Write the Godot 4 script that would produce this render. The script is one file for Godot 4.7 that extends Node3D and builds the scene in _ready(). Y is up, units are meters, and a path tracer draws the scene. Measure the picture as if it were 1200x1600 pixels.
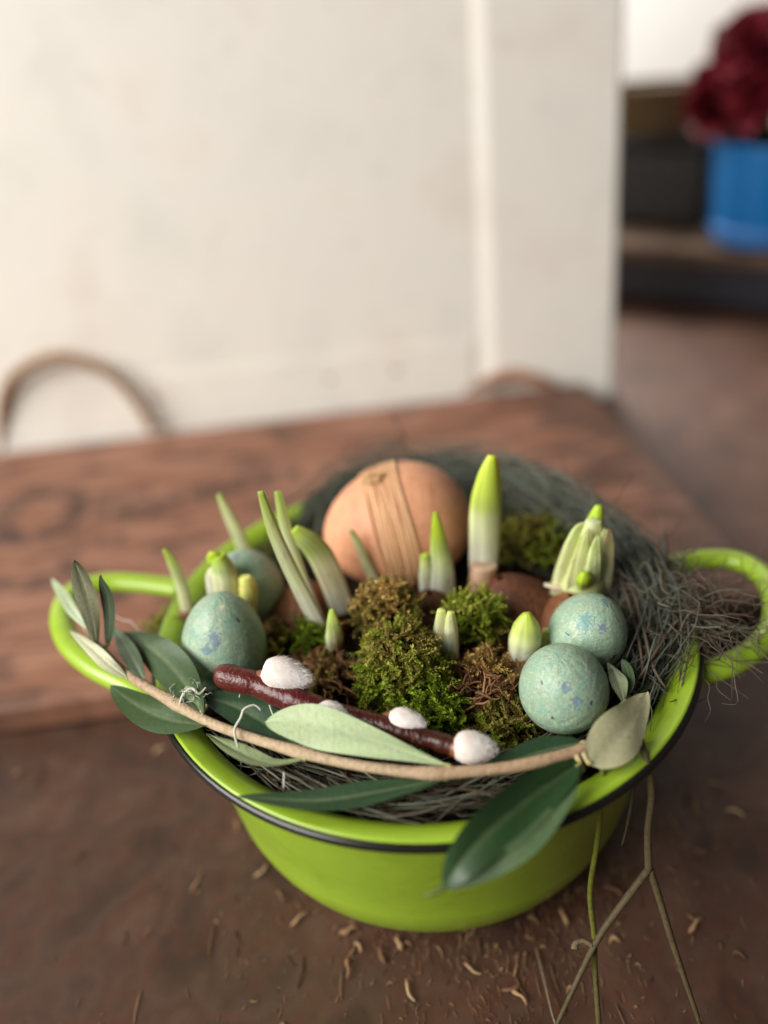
extends Node3D
# A green enamel bowl planted with bulbs, moss, eggs and twigs, on a workbench. Metres; the bowl's axis is x = z = 0.

var rng := RandomNumberGenerator.new()
const RIM := 0.112


func lin(r: int, g: int, b: int) -> Color:
	return Color8(r, g, b).srgb_to_linear()


# ---------------------------------------------------------------- geometry
class Geo:
	var v := PackedVector3Array()
	var c := PackedColorArray()
	var t := PackedVector2Array()
	var i := PackedInt32Array()

	func put(p: Vector3, col := Color.WHITE, uv := Vector2.ZERO) -> int:
		v.append(p)
		c.append(col)
		t.append(uv)
		return v.size() - 1

	func tri(a: int, b: int, d: int) -> void:
		i.append(a)
		i.append(b)
		i.append(d)

	func quad(a: int, b: int, d: int, e: int) -> void:
		tri(a, b, d)
		tri(a, d, e)

	# a tube through pts; radii and colours are spread along it; flat squeezes the cross-section along "across"
	func tube(pts: Array, radii: Array, cols: Array, sides := 8, flat := 1.0, across := Vector3.UP) -> void:
		var n := pts.size()
		var tan0: Vector3 = (pts[1] - pts[0]).normalized()
		var nrm: Vector3 = across - tan0 * across.dot(tan0)
		if nrm.length() < 0.05:
			nrm = Vector3(0.3, 0.1, 1).cross(tan0)
		nrm = nrm.normalized()
		var base := v.size()
		for k in n:
			var tg: Vector3 = (pts[mini(k + 1, n - 1)] - pts[maxi(k - 1, 0)]).normalized()
			nrm = (nrm - tg * nrm.dot(tg)).normalized()
			var bi: Vector3 = tg.cross(nrm)
			var f := float(k) / (n - 1)
			var r := Geo.pick(radii, f)
			var col := Geo.pick_color(cols, f)
			for j in sides:
				var a := TAU * j / sides
				put(pts[k] + (nrm * cos(a) * flat + bi * sin(a)) * r, col, Vector2(float(j) / sides, f))
		for k in n - 1:
			for j in sides:
				var p := base + k * sides + j
				var q := base + k * sides + (j + 1) % sides
				quad(p, p + sides, q + sides, q)
		var s := put(pts[0], Geo.pick_color(cols, 0.0))
		var e := put(pts[n - 1], Geo.pick_color(cols, 1.0))
		for j in sides:
			tri(s, base + j, base + (j + 1) % sides)
			tri(e, base + (n - 1) * sides + (j + 1) % sides, base + (n - 1) * sides + j)

	static func pick(a: Array, f: float) -> float:
		var x := f * (a.size() - 1)
		var k := mini(int(x), a.size() - 2) if a.size() > 1 else 0
		return a[0] if a.size() == 1 else lerpf(a[k], a[k + 1], x - k)

	static func pick_color(a: Array, f: float) -> Color:
		if a.size() == 1:
			return a[0]
		var x := f * (a.size() - 1)
		var k := mini(int(x), a.size() - 2)
		return a[k].lerp(a[k + 1], x - k)

	# a surface of revolution round y from (radius, height) pairs, going up the outside
	func lathe(prof: Array, sides := 96, col := Color.WHITE) -> void:
		var base := v.size()
		for k in prof.size():
			for j in sides:
				var a := TAU * j / sides
				put(Vector3(cos(a) * prof[k].x, prof[k].y, -sin(a) * prof[k].x), col)
		for k in prof.size() - 1:
			for j in sides:
				var p := base + k * sides + j
				var q := base + k * sides + (j + 1) % sides
				quad(p, p + sides, q + sides, q)

	# a block with chamfered edges
	func block(at: Vector3, size: Vector3, e: float, basis := Basis.IDENTITY, col := Color.WHITE) -> void:
		var h := size / 2
		e = minf(e, minf(h.x, minf(h.y, h.z)) * 0.9)
		var id := {}
		for s in 8:
			var sg := Vector3(1 if s & 1 else -1, 1 if s & 2 else -1, 1 if s & 4 else -1)
			for ax in 3:
				var p := Vector3(h.x - e, h.y - e, h.z - e)
				p[ax] = h[ax]
				id[[s, ax]] = put(at + basis * (p * sg), col, Vector2((p * sg).x / size.x + 0.5, (p * sg).z / size.z + 0.5))
		for ax in 3:
			var b1 := 1 << ((ax + 1) % 3)
			var b2 := 1 << ((ax + 2) % 3)
			var ab := 1 << ax
			for side in 2:
				var o := ab if side else 0
				var f := [id[[o, ax]], id[[o | b1, ax]], id[[o | b1 | b2, ax]], id[[o | b2, ax]]]
				if side:
					quad(f[3], f[2], f[1], f[0])
				else:
					quad(f[0], f[1], f[2], f[3])
			for s1 in [0, b1]:
				for s2 in [0, b2]:
					var ax1 := (ax + 1) % 3
					var ax2 := (ax + 2) % 3
					var lo: int = s1 | s2
					var hi: int = lo | ab
					if (s1 != 0) == (s2 != 0):
						quad(id[[lo, ax1]], id[[lo, ax2]], id[[hi, ax2]], id[[hi, ax1]])
					else:
						quad(id[[lo, ax2]], id[[lo, ax1]], id[[hi, ax1]], id[[hi, ax2]])
		for s in 8:
			var odd := (int(s & 1 > 0) + int(s & 2 > 0) + int(s & 4 > 0)) % 2 == 1
			if odd:
				tri(id[[s, 0]], id[[s, 2]], id[[s, 1]])
			else:
				tri(id[[s, 0]], id[[s, 1]], id[[s, 2]])

	func mesh(smooth := true) -> ArrayMesh:
		var a := []
		a.resize(Mesh.ARRAY_MAX)
		if not smooth:
			var st := SurfaceTool.new()
			st.begin(Mesh.PRIMITIVE_TRIANGLES)
			st.set_smooth_group(-1)
			for k in i:
				st.set_color(c[k])
				st.set_uv(t[k])
				st.add_vertex(v[k])
			st.generate_normals()
			return st.commit()
		var n := PackedVector3Array()
		n.resize(v.size())
		for k in range(0, i.size(), 3):
			var f := (v[i[k + 2]] - v[i[k]]).cross(v[i[k + 1]] - v[i[k]]) * 1e6
			n[i[k]] += f
			n[i[k + 1]] += f
			n[i[k + 2]] += f
		for k in n.size():
			n[k] = n[k].normalized() if n[k].length() > 1e-9 else Vector3.UP
		a[Mesh.ARRAY_VERTEX] = v
		a[Mesh.ARRAY_NORMAL] = n
		a[Mesh.ARRAY_COLOR] = c
		a[Mesh.ARRAY_TEX_UV] = t
		a[Mesh.ARRAY_INDEX] = i
		var m := ArrayMesh.new()
		m.add_surface_from_arrays(Mesh.PRIMITIVE_TRIANGLES, a)
		return m


# a smooth curve through pts, n points
func curve(pts: Array, n: int) -> Array:
	var out := []
	for k in n:
		var x := float(k) / (n - 1) * (pts.size() - 1)
		var s := mini(int(x), pts.size() - 2)
		var f := x - s
		var p0: Vector3 = pts[maxi(s - 1, 0)]
		var p3: Vector3 = pts[mini(s + 2, pts.size() - 1)]
		var p1: Vector3 = pts[s]
		out.append(p1.cubic_interpolate(pts[s + 1], p0, p3, f))
	return out


# ---------------------------------------------------------------- nodes
func numbered(called: String, parent: Node) -> String:
	if not parent.has_node(called):
		return called
	var k := 1
	while parent.has_node("%s_%03d" % [called, k]):
		k += 1
	return "%s_%03d" % [called, k]


func obj(called: String, m: Mesh, mat: Material, parent: Node = self) -> MeshInstance3D:
	var o := MeshInstance3D.new()
	o.name = numbered(called, parent)
	o.mesh = m
	o.material_override = mat
	parent.add_child(o, true)
	return o


func tag(o: Node, label: String, category: String, group := "", kind := "") -> Node:
	if label:
		o.set_meta("label", label)
	if category:
		o.set_meta("category", category)
	if group:
		o.set_meta("group", group)
	if kind:
		o.set_meta("kind", kind)
	return o


func thing(called: String, label: String, category: String, at := Vector3.ZERO, group := "") -> Node3D:
	var o := Node3D.new()
	o.name = numbered(called, self)
	add_child(o, true)
	o.position = at
	tag(o, label, category, group)
	return o


func put_multi(called: String, m: Mesh, mat: Material, where: Array, cols: Array, parent: Node = self) -> MultiMeshInstance3D:
	var mm := MultiMesh.new()
	mm.transform_format = MultiMesh.TRANSFORM_3D
	mm.use_colors = true
	mm.mesh = m
	mm.instance_count = where.size()
	for k in where.size():
		mm.set_instance_transform(k, where[k])
		mm.set_instance_color(k, cols[k])
	var o := MultiMeshInstance3D.new()
	o.name = numbered(called, parent)
	o.multimesh = mm
	o.material_override = mat
	o.set_meta("kind", "stuff")
	parent.add_child(o, true)
	return o


# ---------------------------------------------------------------- materials
func noise(freq: float, octaves := 4, s := 1, kind := FastNoiseLite.TYPE_SIMPLEX_SMOOTH) -> FastNoiseLite:
	var n := FastNoiseLite.new()
	n.noise_type = kind
	n.seed = s
	n.frequency = freq
	n.fractal_octaves = octaves
	return n


func ramp(stops: Array) -> Gradient:
	var g := Gradient.new()
	g.offsets = PackedFloat32Array(stops.map(func(s): return s[0]))
	g.colors = PackedColorArray(stops.map(func(s): return s[1]))
	return g


func noise_tex(size: int, n: FastNoiseLite, stops: Array = []) -> NoiseTexture2D:
	var t := NoiseTexture2D.new()
	t.width = size
	t.height = size
	t.seamless = true
	t.noise = n
	if stops:
		t.color_ramp = ramp(stops)
	return t


func plain(r: int, g: int, b: int, rough := 0.6, spec := 0.5) -> StandardMaterial3D:
	var m := StandardMaterial3D.new()
	m.albedo_color = Color8(r, g, b)
	m.roughness = rough
	m.metallic_specular = spec
	return m


func tinted(rough := 0.6, spec := 0.5) -> StandardMaterial3D:
	var m := plain(255, 255, 255, rough, spec)
	m.vertex_color_use_as_albedo = true
	return m


func triplanar(m: StandardMaterial3D, tex: Texture2D, scale: float, bump: Texture2D = null, cm := 0.1) -> StandardMaterial3D:
	m.uv1_triplanar = true
	m.uv1_world_triplanar = false
	m.uv1_scale = Vector3.ONE * scale
	m.albedo_texture = tex
	if bump:
		m.heightmap_enabled = true
		m.heightmap_texture = bump
		m.heightmap_scale = cm
	return m


var M := {}


func make_materials() -> void:
	var fine := noise_tex(512, noise(0.02, 5, 7))
	M.fine = fine
	M.table = triplanar(plain(255, 255, 255, 0.5, 0.45), noise_tex(1024, noise(0.006, 6, 3), [[0.0, Color8(46, 29, 21)], [0.3, Color8(64, 44, 34)], [0.45, Color8(76, 54, 43)], [0.58, Color8(70, 47, 36)], [0.75, Color8(82, 58, 46)], [1.0, Color8(96, 71, 57)]]), 2.6, fine, 0.03)
	M.table.detail_enabled = true
	M.table.detail_blend_mode = BaseMaterial3D.BLEND_MODE_MIX
	M.table.detail_uv_layer = BaseMaterial3D.DETAIL_UV_2
	M.table.uv2_triplanar = true
	M.table.uv2_scale = Vector3.ONE * 6.3
	M.table.detail_albedo = noise_tex(512, noise(0.012, 5, 31), [[0.0, Color(0.30, 0.13, 0.06, 0.0)], [0.5, Color(0.36, 0.17, 0.09, 0.0)], [0.66, Color(0.34, 0.17, 0.10, 0.3)], [0.76, Color(0.25, 0.16, 0.11, 0.25)], [1.0, Color(0.20, 0.14, 0.10, 0.6)]])
	M.white = triplanar(plain(255, 255, 255, 0.55, 0.4), noise_tex(1024, noise(0.004, 4, 5), [[0.0, Color8(224, 222, 213)], [0.4, Color8(233, 229, 220)], [0.7, Color8(235, 229, 220)], [1.0, Color8(228, 220, 210)]]), 1.7, fine, 0.02)
	M.white.detail_enabled = true
	M.white.detail_blend_mode = BaseMaterial3D.BLEND_MODE_MIX
	M.white.detail_uv_layer = BaseMaterial3D.DETAIL_UV_2
	M.white.uv2_triplanar = true
	M.white.uv2_scale = Vector3.ONE * 3.1
	M.white.detail_albedo = noise_tex(1024, noise(0.011, 5, 131), [[0.0, Color(0.62, 0.55, 0.46, 0.22)], [0.15, Color(0.66, 0.60, 0.52, 0.1)], [0.27, Color(0.8, 0.77, 0.7, 0.0)], [0.78, Color(0.8, 0.77, 0.7, 0.0)], [1.0, Color(0.95, 0.94, 0.9, 0.5)]])
	M.green = plain(153, 185, 46, 0.42, 0.5)
	M.green.clearcoat_enabled = true
	M.green.clearcoat = 0.25
	M.green.clearcoat_roughness = 0.16
	M.green.uv1_triplanar = true
	M.green.uv1_scale = Vector3.ONE * 9.0
	M.green.albedo_texture = noise_tex(512, noise(0.01, 5, 57), [[0.0, Color8(230, 224, 206)], [0.3, Color8(250, 250, 245)], [0.6, Color8(255, 255, 255)], [1.0, Color8(240, 244, 236)]])
	M.green.roughness_texture = noise_tex(512, noise(0.014, 5, 58), [[0.0, Color8(255, 255, 255)], [0.5, Color8(210, 210, 210)], [1.0, Color8(150, 150, 150)]])
	M.green.heightmap_enabled = true
	M.green.heightmap_texture = fine
	M.green.heightmap_scale = 0.006
	M.rim = plain(26, 25, 22, 0.25, 0.5)
	M.soil = triplanar(plain(255, 255, 255, 0.95, 0.2), noise_tex(512, noise(0.03, 5, 9), [[0.0, Color8(14, 10, 7)], [0.5, Color8(36, 26, 19)], [1.0, Color8(66, 48, 34)]]), 14.0, fine, 0.25)
	M.leaf = tinted(0.45, 0.45)
	M.leaf.uv1_triplanar = true
	M.leaf.uv1_scale = Vector3.ONE * 40.0
	M.leaf.albedo_texture = noise_tex(512, noise(0.03, 5, 83), [[0.0, Color8(190, 180, 158)], [0.25, Color8(238, 238, 230)], [0.55, Color8(255, 255, 255)], [0.8, Color8(240, 240, 232)], [1.0, Color8(255, 255, 246)]])
	M.leaf.heightmap_enabled = true
	M.leaf.heightmap_texture = fine
	M.leaf.heightmap_scale = 0.008
	M.leaf.backlight_enabled = true
	M.leaf.backlight = Color(0.12, 0.12, 0.12)
	M.shoot = tinted(0.42, 0.45)
	M.shoot.subsurf_scatter_enabled = true
	M.shoot.subsurf_scatter_strength = 0.2
	M.stem = tinted(0.6, 0.35)
	M.stem.uv1_triplanar = true
	M.stem.uv1_scale = Vector3.ONE * 55.0
	M.stem.albedo_texture = noise_tex(256, noise(0.03, 4, 87), [[0.0, Color8(176, 160, 140)], [0.45, Color8(240, 234, 226)], [1.0, Color8(255, 255, 255)]])
	M.stem.heightmap_enabled = true
	M.stem.heightmap_texture = fine
	M.stem.heightmap_scale = 0.02
	M.fibre = tinted(0.8, 0.25)
	M.moss = tinted(0.7, 0.3)
	M.moss.backlight_enabled = true
	M.moss.backlight = Color(0.25, 0.25, 0.25)
	M.moss_core = triplanar(plain(255, 255, 255, 0.95, 0.2), noise_tex(256, noise(0.04, 4, 19), [[0.0, Color8(20, 20, 8)], [0.5, Color8(46, 44, 18)], [1.0, Color8(78, 66, 34)]]), 40.0, fine, 0.2)
	M.twig = tinted(0.33, 0.5)
	M.twig.uv1_triplanar = true
	M.twig.uv1_scale = Vector3(45, 45, 45)
	M.twig.heightmap_enabled = true
	M.twig.heightmap_texture = fine
	M.twig.heightmap_scale = 0.028
	M.fluff = tinted(0.95, 0.2)
	M.fluff.backlight_enabled = true
	M.fluff.backlight = Color(0.6, 0.6, 0.6)
	M.bulb = triplanar(tinted(0.5, 0.4), noise_tex(256, noise(0.02, 4, 23), [[0.0, Color8(150, 140, 130)], [0.5, Color8(205, 195, 185)], [1.0, Color8(255, 250, 240)]]), 25.0, fine, 0.06)
	M.bulb.uv1_scale = Vector3(70, 10, 70)
	M.raffia = tinted(0.6, 0.4)
	M.rope = tinted(0.85, 0.25)


# ---------------------------------------------------------------- shapes
# a closed, slightly thick leaf: spine points, widest half-width, the way its face looks, colours of face and back
func leaf_shape(spine: Array, half: float, face: Vector3, top: Color, under: Color, fold := 0.15, widest := 0.45, wave := 0.0) -> ArrayMesh:
	var g := Geo.new()
	var n := 40
	var m := 5
	var pts := curve(spine, n)
	var ph := rng.randf() * TAU
	for layer in 2:
		for k in n:
			var f := float(k) / (n - 1)
			var tg: Vector3 = (pts[mini(k + 1, n - 1)] - pts[maxi(k - 1, 0)]).normalized()
			var side := tg.cross(face).normalized()
			var up := side.cross(tg).normalized()
			var x := pow(f, log(0.5) / log(widest))
			var w := half * pow(maxf(sin(PI * clampf(x, 0, 1)), 0.0), 0.88) + half * 0.02
			if f < 0.06:
				w = minf(w, half * 0.1 + half * 4 * f)
			for j in range(-m, m + 1):
				var u := float(j) / m
				var p: Vector3 = pts[k] + side * w * u
				p += up * (fold * w * pow(absf(u), 1.3 if fold < 0.6 else 1.05) + wave * half * sin(f * 9.0 + ph + u * 1.5) * absf(u))
				var rib := absf(u) < 0.05
				var thick := 0.00035 * (1.0 - u * u)
				if rib:
					thick = 0.0001 if layer == 0 else 0.0008
				p += up * (thick if layer == 0 else -thick)
				var col := top if layer == 0 else under
				if rib:
					col = col.lerp(under.lerp(Color(0.42, 0.45, 0.26), 0.4), 0.2)
				col = col * (1.0 + 0.07 * sin(f * 60.0 - absf(u) * 11.0 + ph) * (1.0 - absf(u)) + 0.07 * sin(f * 9.0 + u * 4.0 + ph))
				col.a = 1
				g.put(p, col)
	var row := 2 * m + 1
	for layer in 2:
		for k in n - 1:
			for j in 2 * m:
				var a: int = layer * n * row + k * row + j
				if layer == 0:
					g.quad(a, a + 1, a + row + 1, a + row)
				else:
					g.quad(a, a + row, a + row + 1, a + 1)
	for k in n - 1:
		for e in [0, 2 * m]:
			var a: int = k * row + e
			var b: int = n * row + a
			if e == 0:
				g.quad(a, a + row, b + row, b)
			else:
				g.quad(a, b, b + row, a + row)
	return g.mesh()


func egg_shape(a: float, b: float, axis: Vector3) -> ArrayMesh:
	var g := Geo.new()
	var turn := Basis(Quaternion(Vector3.UP, axis.normalized()))
	var nu := 64
	var nv := 40
	for k in nv + 1:
		var th := PI * k / nv
		for j in nu + 1:
			var ph := TAU * j / nu
			var y := cos(th)
			var r := b * sin(th) * (1.0 - 0.10 * y)
			# seam at -z, which looks away from the light and the lens
			g.put(turn * Vector3(-sin(ph) * r, a * y, -cos(ph) * r), Color.WHITE, Vector2(float(j) / nu, float(k) / nv))
	for k in nv:
		for j in nu:
			var p := k * (nu + 1) + j
			g.quad(p, p + 1, p + nu + 2, p + nu + 1)
	return g.mesh()


# brushed paint with a few blots: spots are [u, v, radius, colour]
func egg_paint(s: int, spots: Array) -> ImageTexture:
	var w := 512
	var h := 256
	var im := Image.create(w, h, false, Image.FORMAT_RGB8)
	var a := noise(1.0, 4, s)
	var b := noise(1.0, 3, s + 50)
	var c := noise(1.0, 2, s + 90)
	var base := Color8(148, 173, 149)
	var pale := Color8(190, 204, 154)
	var blue := Color8(120, 160, 152)
	var grey := Color8(142, 152, 138)
	for y in h:
		for x in w:
			var q := Vector3(cos(TAU * x / w), 0, sin(TAU * x / w)) * sin(PI * y / h) * 3.0
			q.y = 3.0 * cos(PI * y / h)
			var stroke := b.get_noise_3d(q.x * 4.5 + q.y * 0.9, q.y * 0.8, q.z * 4.5)
			var patch := a.get_noise_3d(q.x * 0.9, q.y * 0.9, q.z * 0.9)
			var col := base.lerp(blue, clampf(patch * 1.6 + 0.1, 0, 1) * 0.6)
			col = col.lerp(grey, clampf(-patch * 1.5, 0, 1) * 0.6)
			col = col.lerp(pale, clampf(stroke * 1.8 - 0.1, 0, 1) * 0.7)
			var speck := c.get_noise_3d(q.x * 9.0, q.y * 9.0, q.z * 9.0)
			if speck > 0.48:
				col = col.lerp(Color8(62, 88, 92), clampf((speck - 0.48) * 7.0, 0, 0.8))
			for sp in spots:
				var du: float = fposmod(float(x) / w - sp[0] + 0.5, 1.0) - 0.5
				var d: float = Vector2(du * 2.0 * sin(PI * y / h), float(y) / h - sp[1] + 0.17).length() / (sp[2] * 0.85)
				d += 1.3 * a.get_noise_3d(q.x * 4.0 + sp[0] * 9, q.y * 4.0, q.z * 4.0)
				if d < 1.35:
					var edge := clampf((1.35 - d) * 5.0, 0, 1) * clampf((d - 0.95) * 6.0, 0, 1)
					col = col.lerp(pale.lightened(0.15), edge * 0.45)
				if d < 1.0:
					col = col.lerp(sp[3], clampf((1.0 - d) * 4.0, 0, 0.9))
			im.set_pixel(x, y, col)
	return ImageTexture.create_from_image(im)


func speckled_egg(at: Vector3, a: float, b: float, axis: Vector3, s: int, spots: Array, label: String) -> void:
	var m := plain(255, 255, 255, 0.42, 0.45)
	m.albedo_texture = egg_paint(s, spots)
	m.heightmap_enabled = true
	m.heightmap_texture = M.fine
	m.heightmap_scale = 0.03
	var o := obj("speckled_egg", egg_shape(a, b, axis), m)
	o.position = at
	tag(o, label, "egg", "speckled blue-green eggs in the bowl")


# one feathery shoot of moss, about 1 long along +y, leaning to +z
func moss_frond(s: int) -> ArrayMesh:
	rng.seed = s
	var g := Geo.new()
	var n := 9
	var stem := []
	for k in n:
		var f := float(k) / (n - 1)
		stem.append(Vector3(0.06 * sin(f * 3.0 + s), f - 0.25 * f * f * f, 0.55 * f * f))
	g.tube(stem, [0.035, 0.03, 0.012], [Color(0.75, 0.62, 0.4), Color(1, 1, 1)], 3)
	for k in range(1, n):
		var p: Vector3 = stem[k]
		var tg: Vector3 = (stem[mini(k + 1, n - 1)] - stem[k - 1]).normalized()
		var f := float(k) / (n - 1)
		for e in 4:
			var a := e * TAU / 4 + k * 1.1
			var out := (tg.cross(Vector3(cos(a), 0.2, sin(a)))).normalized()
			var d := (out * 0.8 + tg * rng.randf_range(0.5, 0.9)).normalized()
			var l := rng.randf_range(0.2, 0.3) * (1.0 - 0.35 * f)
			var w := tg.cross(out).normalized() * l * 0.2
			var mid := p + d * l * 0.55 + out * l * 0.12
			var tip := p + d * l - out * l * 0.1 + Vector3(0, -0.02, 0.03)
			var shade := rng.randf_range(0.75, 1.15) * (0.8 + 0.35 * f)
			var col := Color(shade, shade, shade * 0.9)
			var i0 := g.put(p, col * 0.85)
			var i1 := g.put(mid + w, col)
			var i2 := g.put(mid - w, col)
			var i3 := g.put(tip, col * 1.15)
			g.tri(i0, i1, i2)
			g.tri(i1, i3, i2)
	return g.mesh()


var fronds := []


# a mound: a lumpy core and fronds all over the upper side; cols are linear colours to pick from by height
func moss_mound(at: Vector3, size: Vector3, count: int, long: float, cols: Array, label: String, s: int, lean := Vector3.UP) -> void:
	rng.seed = s
	var o := thing("moss_clump", label, "moss", at, "clumps of moss between the bulbs")
	var lump := noise(1.0, 3, s)
	var g := Geo.new()
	var nu := 36
	var nv := 18
	for k in nv + 1:
		for j in nu:
			var d := Vector3(sin(PI * k / nv) * cos(TAU * j / nu), cos(PI * k / nv), sin(PI * k / nv) * sin(TAU * j / nu))
			g.put(d * size * (0.84 + 0.3 * lump.get_noise_3dv(d * 1.8)))
	for k in nv:
		for j in nu:
			var p := k * nu + j
			var q := k * nu + (j + 1) % nu
			g.quad(p, q, q + nu, p + nu)
	obj("moss_core", g.mesh(), M.moss_core, o)
	var groups := [[], [], []]
	var tints := [[], [], []]
	for k in count:
		var d := Vector3(rng.randfn(), rng.randfn(), rng.randfn()).normalized()
		if d.y < -0.45:
			d.y = -d.y
		var p := d * size * (0.82 + 0.3 * lump.get_noise_3dv(d * 1.8))
		var up := (d / size).normalized()
		up = (up + lean * 0.35 + Vector3(rng.randfn(), rng.randfn(), rng.randfn()) * 0.42).normalized()
		var x := up.cross(Vector3(rng.randfn(), rng.randfn(), rng.randfn())).normalized()
		var l := long * rng.randf_range(0.65, 1.3)
		var b := Basis(x, up, x.cross(up)).scaled(Vector3.ONE * l)
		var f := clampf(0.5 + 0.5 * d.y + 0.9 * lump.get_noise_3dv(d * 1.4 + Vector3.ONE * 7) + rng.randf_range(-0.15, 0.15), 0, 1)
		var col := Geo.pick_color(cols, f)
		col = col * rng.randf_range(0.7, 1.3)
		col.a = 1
		var w := rng.randi() % 3
		groups[w].append(Transform3D(b, p))
		tints[w].append(col)
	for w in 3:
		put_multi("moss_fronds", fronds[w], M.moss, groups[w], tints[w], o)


# thin dry strands
func strand(g: Geo, pts: Array, r: float, col: Color, n := 12, sides := 4) -> void:
	g.tube(curve(pts, n), [r * 0.7, r, r * 0.9, r * 0.5], [col, col * Color(1.15, 1.15, 1.15), col], sides)


# a shoot: from base to tip, half-widths along it, colours along it
func shoot(called: String, parent: Node, at: Array, half: Array, cols: Array, flat := 0.55, across := Vector3(0, 0, 1), label := "") -> MeshInstance3D:
	var g := Geo.new()
	g.tube(curve(at, 26), half.map(func(x): return x * 0.88), cols, 24, flat, across)
	var ph := rng.randf() * TAU
	for k in g.c.size():
		var a := g.t[k].x * TAU
		var f := g.t[k].y
		var streak := 1.0 + 0.10 * sin(a * 6.0 + ph) + 0.08 * sin(a * 11.0 + f * 2.0 + ph * 2.0) + 0.06 * sin(f * 17.0 + ph * 3.0 + a) - (0.25 if sin(f * 31.0 + a * 3.0 + ph) * sin(a * 4.0 + ph * 5.0) > 0.93 else 0.0)
		var rim := 1.0 + 0.05 * sin(a * 6.0 + ph)
		g.v[k] += (g.v[k] - at[0]).normalized() * 0.0 + Vector3(cos(a), 0, sin(a)) * 0.00025 * rim * sin(a * 5.0 + f * 4.0 + ph)
		g.c[k] = Color(g.c[k].r * streak, g.c[k].g * streak, g.c[k].b * streak * (1.0 - 0.06 * sin(a * 3.0)))
	var o := obj(called, g.mesh(), M.shoot, parent)
	if label:
		o.set_meta("label", label)
	return o


func bulb_body(parent: Node, at: Vector3, r: float, h: float, col: Color, axis := Vector3.UP) -> void:
	var g := Geo.new()
	var turn := Basis(Quaternion(Vector3.UP, axis.normalized()))
	var nu := 40
	var nv := 24
	var ph := rng.randf() * TAU
	for k in nv + 1:
		var f := float(k) / nv
		var y := lerpf(-0.55, 0.75, f) * h
		var rr := r * sqrt(maxf(0.0, sin(PI * pow(f, 0.8)))) * (1.0 - 0.45 * f * f) + 0.0015
		for j in nu:
			var a := TAU * j / nu
			var rib := 1.0 + 0.018 * sin(a * 7.0 + ph) + 0.012 * sin(a * 17.0 + f * 3.0)
			var cc := col * (0.85 + 0.3 * absf(sin(a * 8.0 + ph + f * 1.2)))
			cc.a = 1
			g.put(at + turn * Vector3(cos(a) * rr * rib, y, -sin(a) * rr * rib), cc)
	for k in nv:
		for j in nu:
			var p := k * nu + j
			var q := k * nu + (j + 1) % nu
			g.quad(p, p + nu, q + nu, q)
	obj("bulb", g.mesh(), M.bulb, parent)


# a furry catkin: core and fine hairs in one mesh
func catkin(parent: Node, at: Vector3, along: Vector3, half_l: float, half_w: float, s: int) -> void:
	rng.seed = s
	var g := Geo.new()
	var turn := Basis(Quaternion(Vector3.UP, along.normalized()))
	var nu := 24
	var nv := 14
	var lump := noise(1.0, 3, s)
	var warm := lin(232, 216, 206)
	var pale := lin(246, 243, 240)
	for k in nv + 1:
		var th := PI * k / nv
		for j in nu:
			var a := TAU * j / nu
			var d := Vector3(sin(th) * cos(a), cos(th), sin(th) * sin(a))
			var r := (0.96 + 0.07 * lump.get_noise_3dv(d * 1.6))
			var p := d * Vector3(half_w * (1.0 - 0.34 * d.y), half_l, half_w * (1.0 - 0.34 * d.y)) * r
			g.put(turn * p, warm.lerp(pale, clampf(0.55 + 0.5 * d.y + lump.get_noise_3dv(d * 3.0), 0, 1)))
	for k in nv:
		for j in nu:
			var p := k * nu + j
			var q := k * nu + (j + 1) % nu
			g.quad(p, q, q + nu, p + nu)
	for k in 1100:
		var d := Vector3(rng.randfn(), rng.randfn(), rng.randfn()).normalized()
		var p := d * Vector3(half_w * (1.0 - 0.34 * d.y), half_l, half_w * (1.0 - 0.34 * d.y)) * 0.93
		var out := (d / Vector3(half_w, half_l, half_w)).normalized()
		out = (out * 0.35 + Vector3.UP * 0.9 + Vector3(rng.randfn(), rng.randfn(), rng.randfn()) * 0.16).normalized()
		var l := half_w * rng.randf_range(0.12, 0.28)
		var w := out.cross(Vector3(rng.randfn(), rng.randfn(), rng.randfn())).normalized() * 0.00006
		var col := warm.lerp(pale, rng.randf_range(0.35, 1.0))
		var mid := p + out * l * 0.6
		var tip := p + out * l + Vector3.UP * l * 0.25
		var a0 := g.put(turn * (p + w), col)
		var a1 := g.put(turn * (p - w), col)
		var a2 := g.put(turn * (mid - w * 0.7), col)
		var a3 := g.put(turn * (mid + w * 0.7), col)
		var a4 := g.put(turn * tip, col)
		g.quad(a0, a1, a2, a3)
		g.tri(a3, a2, a4)
	var o := obj("catkin", g.mesh(), M.fluff, parent)
	o.position = at


# ---------------------------------------------------------------- the scene
func _ready() -> void:
	rng.seed = 11
	set_view()
	make_materials()
	fronds = [moss_frond(1), moss_frond(2), moss_frond(3)]
	rng.seed = 12
	bench_and_back()
	bowl()
	nest()
	bulbs()
	eggs()
	mosses()
	willow()
	olive()
	tendrils()
	litter()


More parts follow.
